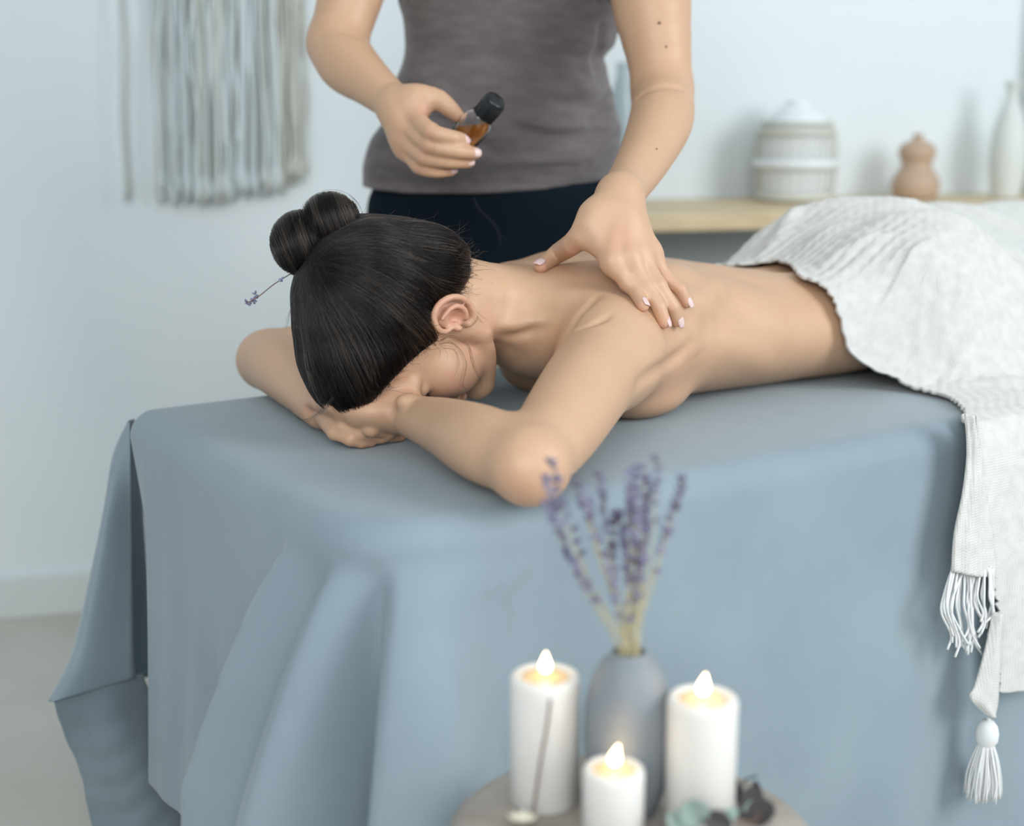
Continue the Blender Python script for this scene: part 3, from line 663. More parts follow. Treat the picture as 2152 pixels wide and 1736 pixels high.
def crinkle(X):
    a = X[..., 0]*70+X[..., 2]*90; return X+A(0, .0035, 0)*np.sin(X[..., 0]*52+X[..., 2]*9+1.5*np.sin(X[..., 2]*11))[..., None]+A(0, .0012, 0)*np.sin(X[..., 2]*120+3*np.sin(X[..., 0]*30))[..., None]
V, Q = lpatch(low, 60, 60, crinkle); fl = obj('corner_fold', V, Q, M['linen'], sheet); thicken(fl, .0015, 0)
inn = [[T(.10, .52, -.30), T(.14, .40, -.30), T(.16, .25, -.30), T(.16, .12, -.30)],
       [T(.10, .52, -.45), T(.13, .40, -.45), T(.17, .25, -.45), T(.17, .12, -.45)],
       [T(.09, .52, -.58), T(.13, .40, -.60), T(.16, .25, -.64), T(.18, .12, -.66)]]
V, Q = lpatch(inn, 30, 40); fl = obj('inner_fold', V, Q, M['linen'], sheet); thicken(fl, .0015, 0)
# ------------------------------------------------------------------ the masseuse standing behind the table
YT = 2.42; RO = math.radians(16); XR = A(math.cos(RO), math.sin(RO), 0); YR = A(-math.sin(RO), math.cos(RO), 0)
def lean(z): return -(z-.95)*.25
def zof(py, Y=2.37): return at(1076, py, Y)[2]
def xof(px, py, Y=2.37): return at(px, py, Y)[0]
sil = [(0, 808, 1286), (40, 820, 1283), (80, 826, 1280), (104, 828, 1272), (118, 827, 1254), (135, 824, 1262), (160, 815, 1268), (200, 806, 1283), (240, 798, 1294), (262, 786, 1306), (290, 766, 1308), (345, 753, 1303), (380, 754, 1292), (415, 752, 1284)]
secs = []
for y, l, r in sil[::-1]:
    xl, xr = xof(l, y), xof(r, y); a = (xr-xl)/2*.975; b_ = np.interp(a, [.16, .22], [.100, .122]); a = math.sqrt(a*a-(b_*math.sin(RO))**2)/math.cos(RO); z_ = zof(y); secs.append((z_, (xl+xr)/2/math.cos(RO), lean(z_), a, b_))
top_z = [(1.33, -.012, lean(1.33), .180, .108), (1.40, -.012, lean(1.4), .180, .100), (1.46, -.012, lean(1.46), .145, .08)]
EZ = A(0, 0, 1)
SF = Field(); SF.loft([(secs[0][0]-.05, secs[0][1], secs[0][2], secs[0][3]+.002, secs[0][4])]+secs+top_z, A(0, YT, 0), EZ, XR, YR, .01)
XS = {}
# arms : joints taken at their distances
RS = A(-.205, 2.27, 1.40); RE = at(708, 92, 2.20); RW = at(836, 226, 2.055)
LS = A(.185, 2.325, 1.41); LE = at(1392, 192, 2.13); LWp = at(1303, 412, 1.825)
for S0, E0, sx in ((RS, RE, -1), (LS, LE, 1)):
    SF.chain([S0+A(-sx*.03, 0, .01), S0, lin(S0, E0, .32)], [.068, .062, .062], .03)
SF.fin()
dl = [([(1308, 262), (1270, 276), (1210, 286), (1140, 284), (1080, 268)], .0075, True), ([(1300, 247), (1250, 262), (1180, 268), (1110, 256)], .006, False),
      ([(1286, 200), (1250, 222), (1205, 222), (1165, 208)], .0075, True), ([(1304, 325), (1230, 343), (1140, 354), (1040, 368), (950, 386)], .006, True),
      ([(1300, 310), (1220, 328), (1130, 338), (1040, 350)], .005, False), ([(1296, 352), (1210, 366), (1110, 378), (1000, 390)], .006, True), ([(1268, 382), (1180, 388), (1090, 394)], .005, True),
      ([(756, 352), (790, 372), (860, 388), (940, 392)], .006, True), ([(832, 120), (868, 190), (920, 240), (985, 290), (1040, 318)], .007, True), ([(850, 105), (895, 170), (960, 225), (1030, 262)], .005, False),
      ([(1240, 40), (1238, 90), (1226, 130), (1240, 165)], .006, False), ([(1262, 60), (1256, 112), (1250, 140)], .007, True), ([(1290, 234), (1262, 250), (1220, 256)], .005, True), ([(770, 300), (800, 330), (850, 350)], .006, False), ([(1200, 150), (1230, 185), (1260, 200)], .006, False)]
relief_px(SF, [(p_, (2.8*r_ if s_ else -2.0*r_), .009 if s_ else .012) for p_, r_, s_ in dl], 2.0, 2.6)
SF.ell(at(1262, 116, 2.30), (.014, .05, .007), .008, sub=True)
SF.fin()
class Cut(Field):
    def __init__(s, b, g): s.b = b; s.g = g
    def __call__(s, P): P = np.asarray(P, np.float32); return np.maximum(s.b(P), s.g(P)).astype(np.float32)
hx = np.array([xof(752, 403), xof(860, 412), xof(1000, 414), xof(1130, 408), xof(1260, 393), xof(1310, 388)]); hz = np.array([zof(403, 2.22), zof(412, 2.22), zof(414, 2.21), zof(408, 2.22), zof(393, 2.23), zof(388, 2.26)])
def sleeve(P):
    d = np.full(len(P), -1., np.float32)
    for S0, E0 in ((RS, RE), (LS, LE)):
        ax = (E0-S0)/np.linalg.norm(E0-S0); t = (P-S0)@ax; rr = np.linalg.norm((P-S0)-t[:, None]*ax, axis=1); d = np.maximum(d, np.where(rr < .085, t-.075, -1))
    return d
shirtF = Cut(SF, lambda P: np.maximum(np.maximum(np.interp(P[:, 0], hx, hz)-P[:, 2], P[:, 2]-1.455), sleeve(P)))
person2 = empty('person', (-.03, 2.42, 0)); tag(person2, 'standing masseuse in taupe t-shirt and dark trousers, one hand massaging, one holding a bottle', 'person')
V, Q = surface_nets(shirtF, A(-.38, 2.02, .90), np.eye(3), (.78, .62, .60), .0038)
shirt = obj('shirt', V, Q, M['shirt'], None)
# trousers
PF = Field(); zc = secs[0][0]
PF.loft([(.78, -.035, .04, .180, .108), (.86, -.035, .03, .207, .113), (.95, -.038, .0, .207, .112), (1.0, -.038, -.012, .185, .10)], A(0, YT, 0), EZ, XR, YR, .02)
for s in (-1, 1): PF.chain([A(-.035, YT+.03, .84)+XR*s*.092, A(-.035, YT+.11, .48)+XR*s*.096, A(-.035, YT+.14, .10)+XR*s*.10], [.090, .066, .048], .03, 7)
PF.fin(); pf = Cut(PF, lambda P: np.maximum(P[:, 2]-.985, .09-P[:, 2]))
V, Q = surface_nets(pf, A(-.38, 2.10, .05), np.eye(3), (.68, .66, .98), .006)
trous = obj('trousers', V, Q, M['trousers'], None)
# body
B = Field(); sp2 = []
B.loft([(z, x, y, a-.013, b_-.013) for z, x, y, a, b_ in secs[2:]+top_z[:2]]+[(1.45, -.012, lean(1.45), .13, .062)], A(0, YT, 0), EZ, XR, YR, .02)
B.chain([A(-.02, 2.31, 1.40), A(-.02, 2.30, 1.50), A(-.02, 2.285, 1.56)], [.075, .054, .052], .03)
B.ell(A(-.02, 2.265, 1.67), (.074, .094, .088), .03); B.ell(A(-.02, 2.215, 1.625), (.056, .05, .078), .03); B.ell(A(-.02, 2.175, 1.563), (.018, .016, .015), .02)
B.chain([A(-.02, 2.175, 1.66), A(-.02, 2.152, 1.625)], [.007, .010], .012)
for s in (-1, 1):
    B.ell(A(-.02+s*.075, 2.275, 1.64), (.008, .018, .03), .006); B.ell(A(-.02+s*.03, 2.165, 1.655), (.017, .010, .010), .01, sub=True); B.ell(A(-.02+s*.03, 2.18, 1.655), (.013, .012, .011), .004)
B.ell(A(-.02, 2.168, 1.592), (.02, .008, .005), .006); B.ell(A(-.02, 2.168, 1.583), (.018, .008, .005), .006)
for s in (-1, 1):
    B.chain([A(-.035, YT+.02, .86)+XR*s*.092, A(-.035, YT+.11, .48)+XR*s*.096, A(-.035, YT+.14, .09)+XR*s*.10], [.07, .05, .034], .03, 7)
    B.chain([A(-.035+s*.10, YT+.155, .035), A(-.035+s*.105, YT+.06, .035), A(-.035+s*.11, YT-.03, .022)], [.03, .032, .018], .02)
B.chain([RS, lin(RS, RE, .45), lin(RS, RE, .85), RE], [.052, .051, .045, .041], .03, 9)
B.chain([RE, lin(RE, RW, .25)+A(-.006, 0, -.006), lin(RE, RW, .6)+A(-.004, 0, -.002), lin(RE, RW, .9), RW], [.043, .044, .034, .0275, .027], .016, 24)
B.chain([LS, at(1366, -60, 2.21), at(1369, 10, 2.18), at(1384, 110, 2.15), LE], [.056, .0605, .0585, .0480, .0430], .03, 10)
B.chain([LE, at(1390, 250, 2.06), at(1358, 325, 1.97), at(1322, 385, 1.885), LWp], [.0435, .0455, .0370, .0300, .0275], .014, 24)
# left hand spread on the woman's back
def press(px, py, r, lift=0.0):
    dy = 0; h = W.hit(px, py)
    while h is None: dy += 2; h = W.hit(px, py+dy)
    g = W.grad(h[None])[0]
    if dy: h = at(px, py, h[1]+dy*.0015)
    return h+g*(r+lift), g
def y_of(a, b, t): return a*(1-t)+b*t
LH = {}; tips = {}
for nm, J, R in (('index', [(1286, 552), (1319, 595), (1333, 627), (1345, 650)], [.0118, .0102, .0096, .0082]),
                 ('middle', [(1322, 542), (1359, 605), (1376, 648), (1387, 682)], [.0118, .0104, .0096, .0082]),
                 ('ring', [(1346, 534), (1384, 600), (1403, 645), (1417, 675)], [.0112, .0098, .0090, .0078]),
                 ('little', [(1368, 530), (1399, 585), (1421, 616), (1438, 638)], [.0104, .0088, .0080, .0070])):
    tip, g = press(*J[3], R[3], -.002); dip, _ = press(*J[2], R[2], .000); hp = W.hit(*J[1]); ym = {'index': 1.758, 'middle': 1.764, 'ring': 1.776, 'little': 1.790}[nm]
    pip = at(*J[1], min(dip[1]*.55+ym*.45+.002, (hp[1]-.012) if hp is not None else 9)); mcp = at(*J[0], ym)
    LH[nm] = [mcp, pip, dip, tip]; tips[nm] = g
    B.chain([mcp, pip, dip, tip], R, .006)
    B.ell(pip, (R[1]*1.08,)*3, .004); sp2 += [(pip, .012, .5), (dip, .010, .45), (tip, .013, .6), (mcp, .014, .35)]
    B.chain([LWp, lin(LWp, mcp, .5)+A(0, -.002, .003), mcp], [.0215, .0150, .0125], .016, 5)
tip, tg = press(1136, 570, .0085, -.002); ip_, _ = press(1176, 556, .0115, .003)
mc1 = at(1212, 505, 1.790); cm1 = at(1252, 452, 1.795)
B.chain([LWp, cm1, mc1, ip_, tip], [.022, .0185, .0148, .0128, .0090], .012, 12)
B.chain([cm1, lin(mc1, LH['index'][0], .5)+A(.006, 0, .008)], [.016, .012], .02)
B.ell(at(1292, 492, 1.790), (.028, .013, .034), .022)
sp2 += [(tip, .014, .6), (mc1, .02, .3), (ip_, .014, .4), (at(1300, 500, 1.76), .035, .3), (at(1225, 530, 1.80), .03, .4)]
# tendons
for nm in ('index', 'middle', 'ring'): B.chain([lin(LWp, LH[nm][0], .35)+A(0, -.011, .012), LH[nm][0]+A(0, -.004, .005)], [.0035, .0055], .010)
# right hand round the bottle
YB = 2.02
RH = {'index': [at(866, 240, YB+.012), at(905, 276, YB-.028), at(945, 288, YB-.032), at(975, 293, YB-.018)],
      'middle': [at(850, 262, YB+.012), at(903, 305, YB-.024), at(955, 317, YB-.030), at(998, 322, YB-.014)],
      'ring': [at(846, 288, YB+.014), at(890, 330, YB-.014), at(940, 339, YB-.022), at(984, 341, YB-.006)],
      'little': [at(852, 312, YB+.018), at(880, 350, YB-.002), at(915, 361, YB-.010), at(948, 359, YB+.004)]}
RR = {'index': [.0125, .0112, .0102, .0088], 'middle': [.0122, .0110, .0100, .0086], 'ring': [.0118, .0104, .0096, .0082], 'little': [.0110, .0094, .0084, .0074]}
for nm in RH:
    RR[nm] = [q*1.05 for q in RR[nm]]; B.chain(RH[nm], RR[nm], .0055, 10); B.ell(RH[nm][1], (RR[nm][1]*1.05,)*3, .004)
    B.chain([RW, lin(RW, RH[nm][0], .5)+A(0, -.003, 0), RH[nm][0]], [.024, .018, .0135], .014, 5)
    sp2 += [(RH[nm][1]+A(0, -.01, 0), .013, .35), (RH[nm][3], .013, .55), (RH[nm][0]+A(-.004, -.01, 0), .014, .35)]
th = [at(872, 210, YB+.02), at(915, 207, YB+.022), at(944, 228, YB+.020), at(962, 244, YB+.018)]
B.chain([RW]+th, [.023, .0195, .0150, .0128, .0095], .012, 12)
B.chain([th[0], lin(th[1], RH['index'][0], .5)+A(-.004, 0, 0)], [.017, .013], .018)
B.ell(at(852, 270, YB+.025), (.020, .018, .034), .02)
sp2 += [(th[3], .014, .5), (at(890, 240, YB), .02, .5), (RE+A(0, 0, -.03), .05, .3), (LE, .05, .25)]
# inner elbow creases
B.chain([at(1338, 205, 2.055), at(1362, 184, 2.045), at(1395, 177, 2.045), at(1430, 186, 2.055)], [.001, .003, .0032, .001], .012, 9, sub=True)
B.chain([at(668, 72, 2.155), at(692, 58, 2.148), at(728, 60, 2.145), at(768, 76, 2.15)], [.001, .003, .0032, .001], .012, 9, sub=True)
B.fin()
V, Q = surface_nets(B, A(-.40, 1.62, .0), np.eye(3), (.78, .86, 1.80), VOX*1.1)
place_obj = obj('body', V, Q, M['skin'], person2); body2 = place_obj; flush(body2, V, sp2); sm = body2.modifiers.new('soften', 'SMOOTH'); sm.factor = .5; sm.iterations = 2
for o in (shirt, trous): place(o, person2)
for nm in LH:
    J = LH[nm]; g = tips[nm]; al = J[3]-J[2]; al = al/np.linalg.norm(al); n_ = g-al*(g@al); n_ /= np.linalg.norm(n_); r = .0082 if nm != 'little' else .007
    nail(body2, J[3]+n_*(r*.98)+al*.0005, al, n_+A(.10, -.12, 0), .0054 if nm != 'little' else .0046, .0070)
al = tip-ip_; al /= np.linalg.norm(al); nail(body2, tip+A(-.001, -.004, .0085)+al*.002, al, A(0, -.35, .9), .0064, .0075)
for nm in RH:
    J = RH[nm]; al = J[3]-J[2]; al /= np.linalg.norm(al); n_ = A(.12, -1, .15); n_ = n_-al*(n_@al); n_ /= np.linalg.norm(n_); r = RR[nm][3]
    nail(body2, J[3]+n_*(r*1.0)-al*.0005, al, n_, r*.66, .0068)
for x, y, yy, r in ((1386, 48, 2.08, .0022), (1400, 98, 2.07, .0017), (1380, 313, 1.95, .0012)):
    h = B.hit(x, y, 1.6, 2.6)
    if h is not None: h = h-ray(x, y)*.0022; mo = MB(); Vm, Fm = lathe([(0.0001, .35*r), (r*.6, .3*r), (r, 0), (r, -r*.3)], 12); Vm = Vm@np.array(Vector((0, -1, .2)).to_track_quat('Z', 'Y').to_matrix()).T+h; mo.add(Vm, Fm).build('mole', M['stemdark'], body2)
# hair of the masseuse (above the frame): plain tied-back cap
HF = Field(); HF.ell(A(-.02, 2.285, 1.685), (.080, .095, .092), .01); HF.ell(A(-.02, 2.39, 1.66), (.035, .04, .04), .02); HF.fin()
V, Q = surface_nets(Cut(HF, lambda P: (1.70-P[:, 2])-.9*(P[:, 1]-2.21)), A(-.14, 2.14, 1.54), np.eye(3), (.26, .32, .28), .005); obj('hair', V, Q, M['haircap'], person2)
# ------------------------------------------------------------------ oil bottle in her hand
Bc = at(985, 278, YB-.004); bax = at(1046, 208, YB-.030)-at(985, 278, YB-.0); bax /= np.linalg.norm(bax)
bot = empty('oil_bottle', Bc); tag(bot, 'small clear glass bottle of amber oil with a black cap, held in the hand', 'bottle')
RB = np.array(Vector(bax).to_track_quat('Z', 'Y').to_matrix())
def put(V, c=Bc, R=RB): return V@R.T+c
hL = .033
V, Fq = lathe([(0.0005, -hL), (.019, -hL), (.0212, -hL+.003), (.0215, -hL+.006), (.0215, hL-.012), (.0205, hL-.006), (.0165, hL), (.0165, hL+.004), (.0145, hL+.004), (.0145, hL), (.0185, hL-.007), (.0195, hL-.012), (.0195, -hL+.007), (.018, -hL+.004), (.0005, -hL+.004)], 48)
obj('glass_body', put(V), Fq, M['glass'], bot)
# oil: filled up to a level plane
bm = bmesh.new(); Vo, Fo = lathe([(0.0005, -hL+.0045), (.0178, -hL+.0045), (.0193, -hL+.0075), (.0193, hL-.012), (.0183, hL-.0075), (.0140, hL), (.0005, hL)], 48); Vo = put(Vo)
vs = [bm.verts.new(v) for v in Vo]; [bm.faces.new([vs[i] for i in f]) for f in Fo]
bmesh.ops.remove_doubles(bm, verts=bm.verts, dist=.0008); lvl = at(985, 255, YB-.01)
r_ = bmesh.ops.bisect_plane(bm, geom=bm.verts[:]+bm.edges[:]+bm.faces[:], plane_co=Vector((0, 0, lvl[2])), plane_no=Vector((-.08, 0, 1)), clear_outer=True)
ed = [e for e in r_['geom_cut'] if isinstance(e, bmesh.types.BMEdge)]; bmesh.ops.edgeloop_fill(bm, edges=ed); me = bpy.data.meshes.new('oil'); bm.to_mesh(me); bm.free(); o = link('oil', me, M['oil']); place(o, bot)
V, Fq = lathe([(0.0005, hL+.002), (.0155, hL+.002), (.0158, hL+.004), (.0158, hL+.030), (.0150, hL+.0325), (.013, hL+.034), (.0005, hL+.034)], 48); obj('cap', put(V), Fq, M['cap'], bot)
cp = MB()
for a in np.linspace(0, 2*np.pi, 28, endpoint=False): cp.tube([[.0158*math.cos(a), .0158*math.sin(a), hL+.004], [.0158*math.cos(a), .0158*math.sin(a), hL+.029]], .0005, 5)
cp.V = [put(v) for v in cp.V]; cp.build('cap_ridges', M['cap'], bot)
# ------------------------------------------------------------------ white woven throw over her hips and legs
me = wbody.data; co = np.empty(len(me.vertices)*3, np.float32); me.vertices.foreach_get('co', co); Tc = toT(co.reshape(-1, 3))
CS = .01; U0, V0, NU, NV = .6, -.1, 185, 95
H0 = np.full((NU, NV), .008)
iu = ((Tc[:, 0]-U0)/CS).astype(int); iv = ((Tc[:, 1]-V0)/CS).astype(int); ok = (iu >= 0) & (iu < NU) & (iv >= 0) & (iv < NV)
np.maximum.at(H0, (iu[ok], iv[ok]), Tc[ok, 2])
def blur(X, n, it=1):
    for _ in range(it):
        for ax in (0, 1):
            Y = np.pad(X, [(n, n) if a == ax else (0, 0) for a in (0, 1)], 'edge'); c = np.cumsum(Y, ax); c = np.concatenate([np.zeros_like(np.take(c, [0], ax)), c], ax); k = 2*n+1
            X = (np.take(c, range(k, c.shape[ax]), ax)-np.take(c, range(0, c.shape[ax]-k), ax))/k
    return X
def dil(X, n):
    Y = X.copy()
    for i in range(-n, n+1):
        for j in range(-n, n+1):
            if i*i+j*j <= n*n: Y = np.maximum(Y, np.roll(np.roll(X, i, 0), j, 1)-.0012*(i*i+j*j)/max(n, 1))
    return Y
Hh = blur(dil(H0, 1), 1, 2); Hh = np.maximum(Hh, dil(H0, 1)+.001)+.005
# a valley between the legs is bridged, calf and feet rise at the far end
vg = V0+(np.arange(NV)+.5)*CS; ctr = np.clip((vg-.20)/.06, 0, 1)*np.clip((.54-vg)/.06, 0, 1); Hh = Hh+(np.maximum(Hh, blur(dil(Hh, 6), 3, 2)-.010)-Hh)*ctr[None]; Hs = blur(Hh, 3, 1); ug = U0+(np.arange(NU)+.5)*CS; far = np.clip((ug-.96)/.1, 0, 1)[:, None]; Hh = np.maximum(Hh, Hs*far)
UG, VG = np.meshgrid(ug, vg, indexing='ij'); Hh = Hh+.10*np.exp(-((UG-1.62)/.22)**2-((VG-.50)/.12)**2)+.04*np.exp(-((UG-1.30)/.15)**2-((VG-.46)/.12)**2)
def samp(u, v):
    x = np.clip((u-U0)/CS-.5, 0, NU-1.001); y = np.clip((v-V0)/CS-.5, 0, NV-1.001); i = x.astype(int); j = y.astype(int); f = x-i; g = y-j
    return Hh[i, j]*(1-f)*(1-g)+Hh[i+1, j]*f*(1-g)+Hh[i, j+1]*(1-f)*g+Hh[i+1, j+1]*f*g
VE = .665
tab_v = [(.70, .80), (.62, .79), (.56, .79), (.49, .795), (.42, .86), (.385, .905), (.34, .895), (.285, .855), (.245, .866), (.225, .870), (.208, .876), (.200, .895), (.192, .935), (.178, .963), (.15, .972), (.094, .965), (.03, .918), (0, .875), (-.05, .856), (-.10, .872), (-.157, .90), (-.26, .932), (-.37, .942), (-.40, .945)]
wv_ = np.array([VE-a for a, b_ in tab_v]); ul_ = np.array([b_ for a, b_ in tab_v])
nw, nu = 420, 430
w = np.linspace(-.12, VE+.385, nw); uL = np.interp(w, wv_, ul_)
k_ = np.ones(5)/5; uL = np.convolve(np.pad(uL, 2, 'edge'), k_, 'valid')
uL = uL+.0022*np.sin(w*420)+.0015*np.sin(w*911+1)+rng.normal(0, .0010, nw)
t = np.linspace(0, 1, nu)**1.15
uu = uL[:, None]+(2.30-uL[:, None])*t[None]
ww = np.repeat(w[:, None], nu, 1)
vv = VE-ww
top = np.clip(vv, -.012, TW+.012)
R_ = .03
hang = np.maximum(-vv, 0); hangf = np.maximum(vv-TW, 0)
z = samp(uu, top)
# rounding over the near edge
zn = np.where(vv < 0, .012-.045*np.clip(hang/.05, 0, 1)**1.4-np.maximum(hang-.05, 0), z)
zn = np.where((vv >= 0) & (vv < .05), np.maximum(z*np.clip(vv/.05, 0, 1)**.3, .012), zn)
zn = np.where(vv > TW-.01, np.maximum(z*0+.012, 0)-np.maximum(vv-TW, 0), zn)
out = np.where(vv < 0, .020*np.clip(hang/.05, 0, 1)**.6+.012, 0)
fold = .010*np.sin(uu*19+.6)+.005*np.sin(uu*43+2+hang*3)
hd = np.clip(hang/.25, 0, 1); out = out+hd*(fold+.012)
vpos = np.where(vv < 0, -out, np.where(vv > TW, TW+.03, vv))
# soft wrinkles on top
zn = np.where(vv > 0, np.maximum(zn-.002, blur(zn, 4, 1)+.003), zn)
wr = np.zeros_like(zn)
for (u1, v1, u2, v2, amp, wd) in ((.90, .50, 1.25, .30, .010, .016), (.95, .30, 1.35, .12, .009, .016), (.93, .24, 1.2, .05, .008, .012), (1.0, .40, 1.5, .28, .009, .020), (1.15, .16, 1.5, .02, .010, .015), (.88, .42, 1.1, .47, .007, .012), (1.22, .56, 1.6, .34, .008, .018), (.99, .13, 1.3, -.02, .008, .010), (.92, .36, 1.06, .33, .006, .012), (1.35, .22, 1.9, .12, .012, .02), (.98, .20, 1.12, .06, .007, .010), (.90, .30, 1.0, .245, .006, .009)):
    L = math.hypot(u2-u1, v2-v1); du, dv = (u2-u1)/L, (v2-v1)/L; s = (uu-u1)*du+(top-v1)*dv; d = -(uu-u1)*dv+(top-v1)*du
    d = d+.012*np.sin(s*18+u1*30); e = np.clip(s/L, 0, 1); wr += 1.35*amp*np.exp(-(d/wd)**2)*np.sin(e*np.pi)**.7
zn = zn+wr*np.where(vv < 0, 0, 1)+.0012*np.sin(uu*300+np.sin(ww*60)*2)*np.sin(ww*260)*.8
lift = np.clip(t*nu/3, 0, 1)[None]
X = TN+uu[..., None]*TU+vpos[..., None]*TV+zn[..., None]*A(0, 0, 1)
throw = empty('throw_blanket', T(1.4, .3, .05)); tag(throw, 'white woven throw with fringe and tassel, covering hips and legs, hanging over the table side', 'blanket')
bl = obj('woven_cloth', X.reshape(-1, 3), grid_faces(nw, nu), M['weave'], throw); thicken(bl, .005, 1)
# behind the front layer: the narrow fringed end and the folded corner with its tassel
def sd(px, py, o): r = ray(px, py); q = A(0, 0, CAMH); return q+r*(((TN-TV*o-q)@TV)/(r@TV))
E1 = [[sd(2027, 868, .036), sd(2048, 872, .030)], [sd(2031, 950, .040), sd(2062, 950, .030)], [sd(2022, 1035, .044), sd(2072, 1040, .032)], [sd(2005, 1120, .046), sd(2084, 1130, .036)], [sd(1999, 1200, .048), sd(2092, 1215, .040)]]
V, Q = lpatch(np.array([[a, lin(a, b_, .35)-TV*.012, lin(a, b_, .7)-TV*.002, b_] for a, b_ in E1]), 50, 24, lambda X: X-TV*(.0012*np.sin(np.arange(24)*1.7))[None, :, None]); f1 = obj('fringed_end', V, Q, M['weave'], throw); thicken(f1, .004, 0)
for i in range(34):
    x0 = 2001+i*2.6+rng.uniform(-1, 1); o = .046+rng.uniform(-.008, .010); y0 = 1192+rng.uniform(-4, 4); L = rng.uniform(140, 195)*(1 if i < 22 else .8); sw = rng.uniform(-26, 10) if i < 12 else rng.uniform(-12, 16)
    P = [sd(x0, y0, .044), sd(x0+sw*.7-4, y0+L*.3, o), sd(x0+sw*1.0-6, y0+L*.55, o+.004), sd(x0+sw*.3+rng.uniform(-8, 10), y0+L*.82, o), sd(x0+rng.uniform(-14, 12), y0+L, o)]
    MB().tube(catmull(P, 18), .0017, 6).build('fringe_strand', M['yarn'], f1)
E2 = [[sd(2086, 1285, .050), sd(2098, 1285, .048)], [sd(2068, 1370, .052), sd(2100, 1370, .049)], [sd(2048, 1440, .054), sd(2098, 1430, .050)], [sd(2038, 1466, .055), sd(2095, 1478, .050)], [sd(2070, 1500, .054), sd(2088, 1506, .050)]]
V, Q = lpatch(np.array([[a, lin(a, b_, .4)-TV*.010, b_] for a, b_ in E2]), 40, 14); f2 = obj('folded_corner', V, Q, M['weave'], throw); thicken(f2, .004, 0)
tc = sd(2078, 1508, .052); 
MB().tube([tc+A(0, 0, .004), sd(2077, 1520, .052)], .003, 8).build('tassel_cord', M['yarn'], f2)
hb_ = sd(2074, 1541, .052); V, Fq = lathe([(.0005, .019), (.008, .0175), (.0135, .010), (.0158, 0), (.0150, -.010), (.0105, -.017), (.0095, -.020)], 24); tk = obj('tassel_head', V+hb_, Fq, M['yarn'], f2)
tb = sd(2072, 1562, .052)
for i in range(110):
    a = rng.uniform(0, 2*np.pi); r = rng.uniform(.3, 1)**.5; ex = .024*r; 
    P = [tb+A(math.cos(a)*.008*r, math.sin(a)*.008*r, .004), tb+A(math.cos(a)*ex*.75, math.sin(a)*ex*.75, -.022), tb+A(math.cos(a)*ex+rng.normal(0, .001), math.sin(a)*ex, -.050), tb+A(math.cos(a)*ex*1.03+rng.normal(0, .002), math.sin(a)*ex, -.076+rng.uniform(-.004, .006))]
    MB().tube(catmull(P, 9), .0013, 5).build('tassel_strand', M['yarn'], f2)
# ------------------------------------------------------------------ stool with candles
ZS = .50
def dep(p): return p[1]*cP-(p[2]-CAMH)*sP
SCn = az(1322, 1748, ZS); RS_ = 384*dep(SCn)/FPX
stool = empty('stool', (SCn[0], SCn[1], 0)); tag(stool, 'round weathered wooden stool holding the candles and vase', 'stool')
V, Fq = lathe([(0.0005, -.045), (RS_-.02, -.045), (RS_-.004, -.040), (RS_, -.030), (RS_, -.006), (RS_-.004, -.0015), (RS_-.012, 0), (.0005, 0)], 96)
a_ = np.arctan2(V[:, 1], V[:, 0]); V[:, :2] *= (1+.010*np.sin(3*a_+1)+.006*np.sin(7*a_))[:, None]
obj('seat', V+A(SCn[0], SCn[1], ZS), Fq, M['stool'], stool)
for a in (0.5, 2.6, 4.7):
    d = A(math.cos(a), math.sin(a), 0); MB().tube(catmull([SCn+d*RS_*.55-A(0, 0, .04), SCn+d*RS_*.72-A(0, 0, ZS*.55), SCn+d*RS_*.86-A(0, 0, ZS-.002)], 8), [.017, .0165, .016, .0155, .015, .0145, .014, .013], 16).build('leg', M['stool'], stool)
def candle(px, pyt, rpx, h, label, flame_px, lean, Rr=None):
    # the top centre is seen at (px,pyt); find the depth where the foot rests on the stool
    p = at(px, pyt, 1.0); k = (ZS+h-CAMH)/(p[2]-CAMH); p = A(0, 0, CAMH)+(p-A(0, 0, CAMH))*k; r = rpx*dep(p)/FPX
    c = empty('candle', (p[0], p[1], ZS+.0004)); tag(c, label, 'candle', 'lit pillar candles on the stool')
    V, Fq = lathe([(.0005, 0), (r-.003, 0), (r, .003), (r, h-.005), (r-.0012, h-.0015), (r-.004, h), (r*.72, h-.0012), (r*.66, h-.0035), (.0005, h-.0045)], 64)
    obj('wax', V+A(p[0], p[1], ZS), Fq, M['wax'], c)
    V, Fq = lathe([(.0005, h-.0028), (r*.55, h-.0028), (r*.67, h-.0026), (r*.68, h-.0045), (.0005, h-.0048)], 48); obj('melted_wax', V+A(p[0], p[1], ZS), Fq, M['melt'], c)
    b0 = A(p[0], p[1], ZS+h-.004); MB().tube(catmull([b0, b0+A(.0003, 0, .004), b0+A(lean*.3, 0, .0085)], 6), .0008, 8).build('wick', M['wick'], c)
    fh = flame_px*dep(p)/FPX/.96; n = 20; tt = np.linspace(0, 1, n); rad = fh*.30*np.sin(np.pi*tt**.60)**.85*(1-.35*tt)+.0001
    pth = np.stack([lean*tt**1.5, tt*0, .005+fh*tt], 1)+b0; MB().tube(pth, rad, 16).build('flame', M['flame'], c)
    l = bpy.data.lights.new('candle_light', 'POINT'); l.energy = .008; l.color = (1, .62, .30); l.shadow_soft_size = .006; lo = bpy.data.objects.new('candle_light', l); COL.objects.link(lo); lo.parent = c; lo.location = (lean, 0, h+.012+fh)
    return c, p, r
c1, p1, r1 = candle(1146, 1416, 74, .122, 'tall white pillar candle on the left, with a dried stem leaning on it', 46, .0005)
c2, p2, r2 = candle(1477, 1463, 75, .122, 'tall white pillar candle on the right, beside the eucalyptus leaves', 48, .002)
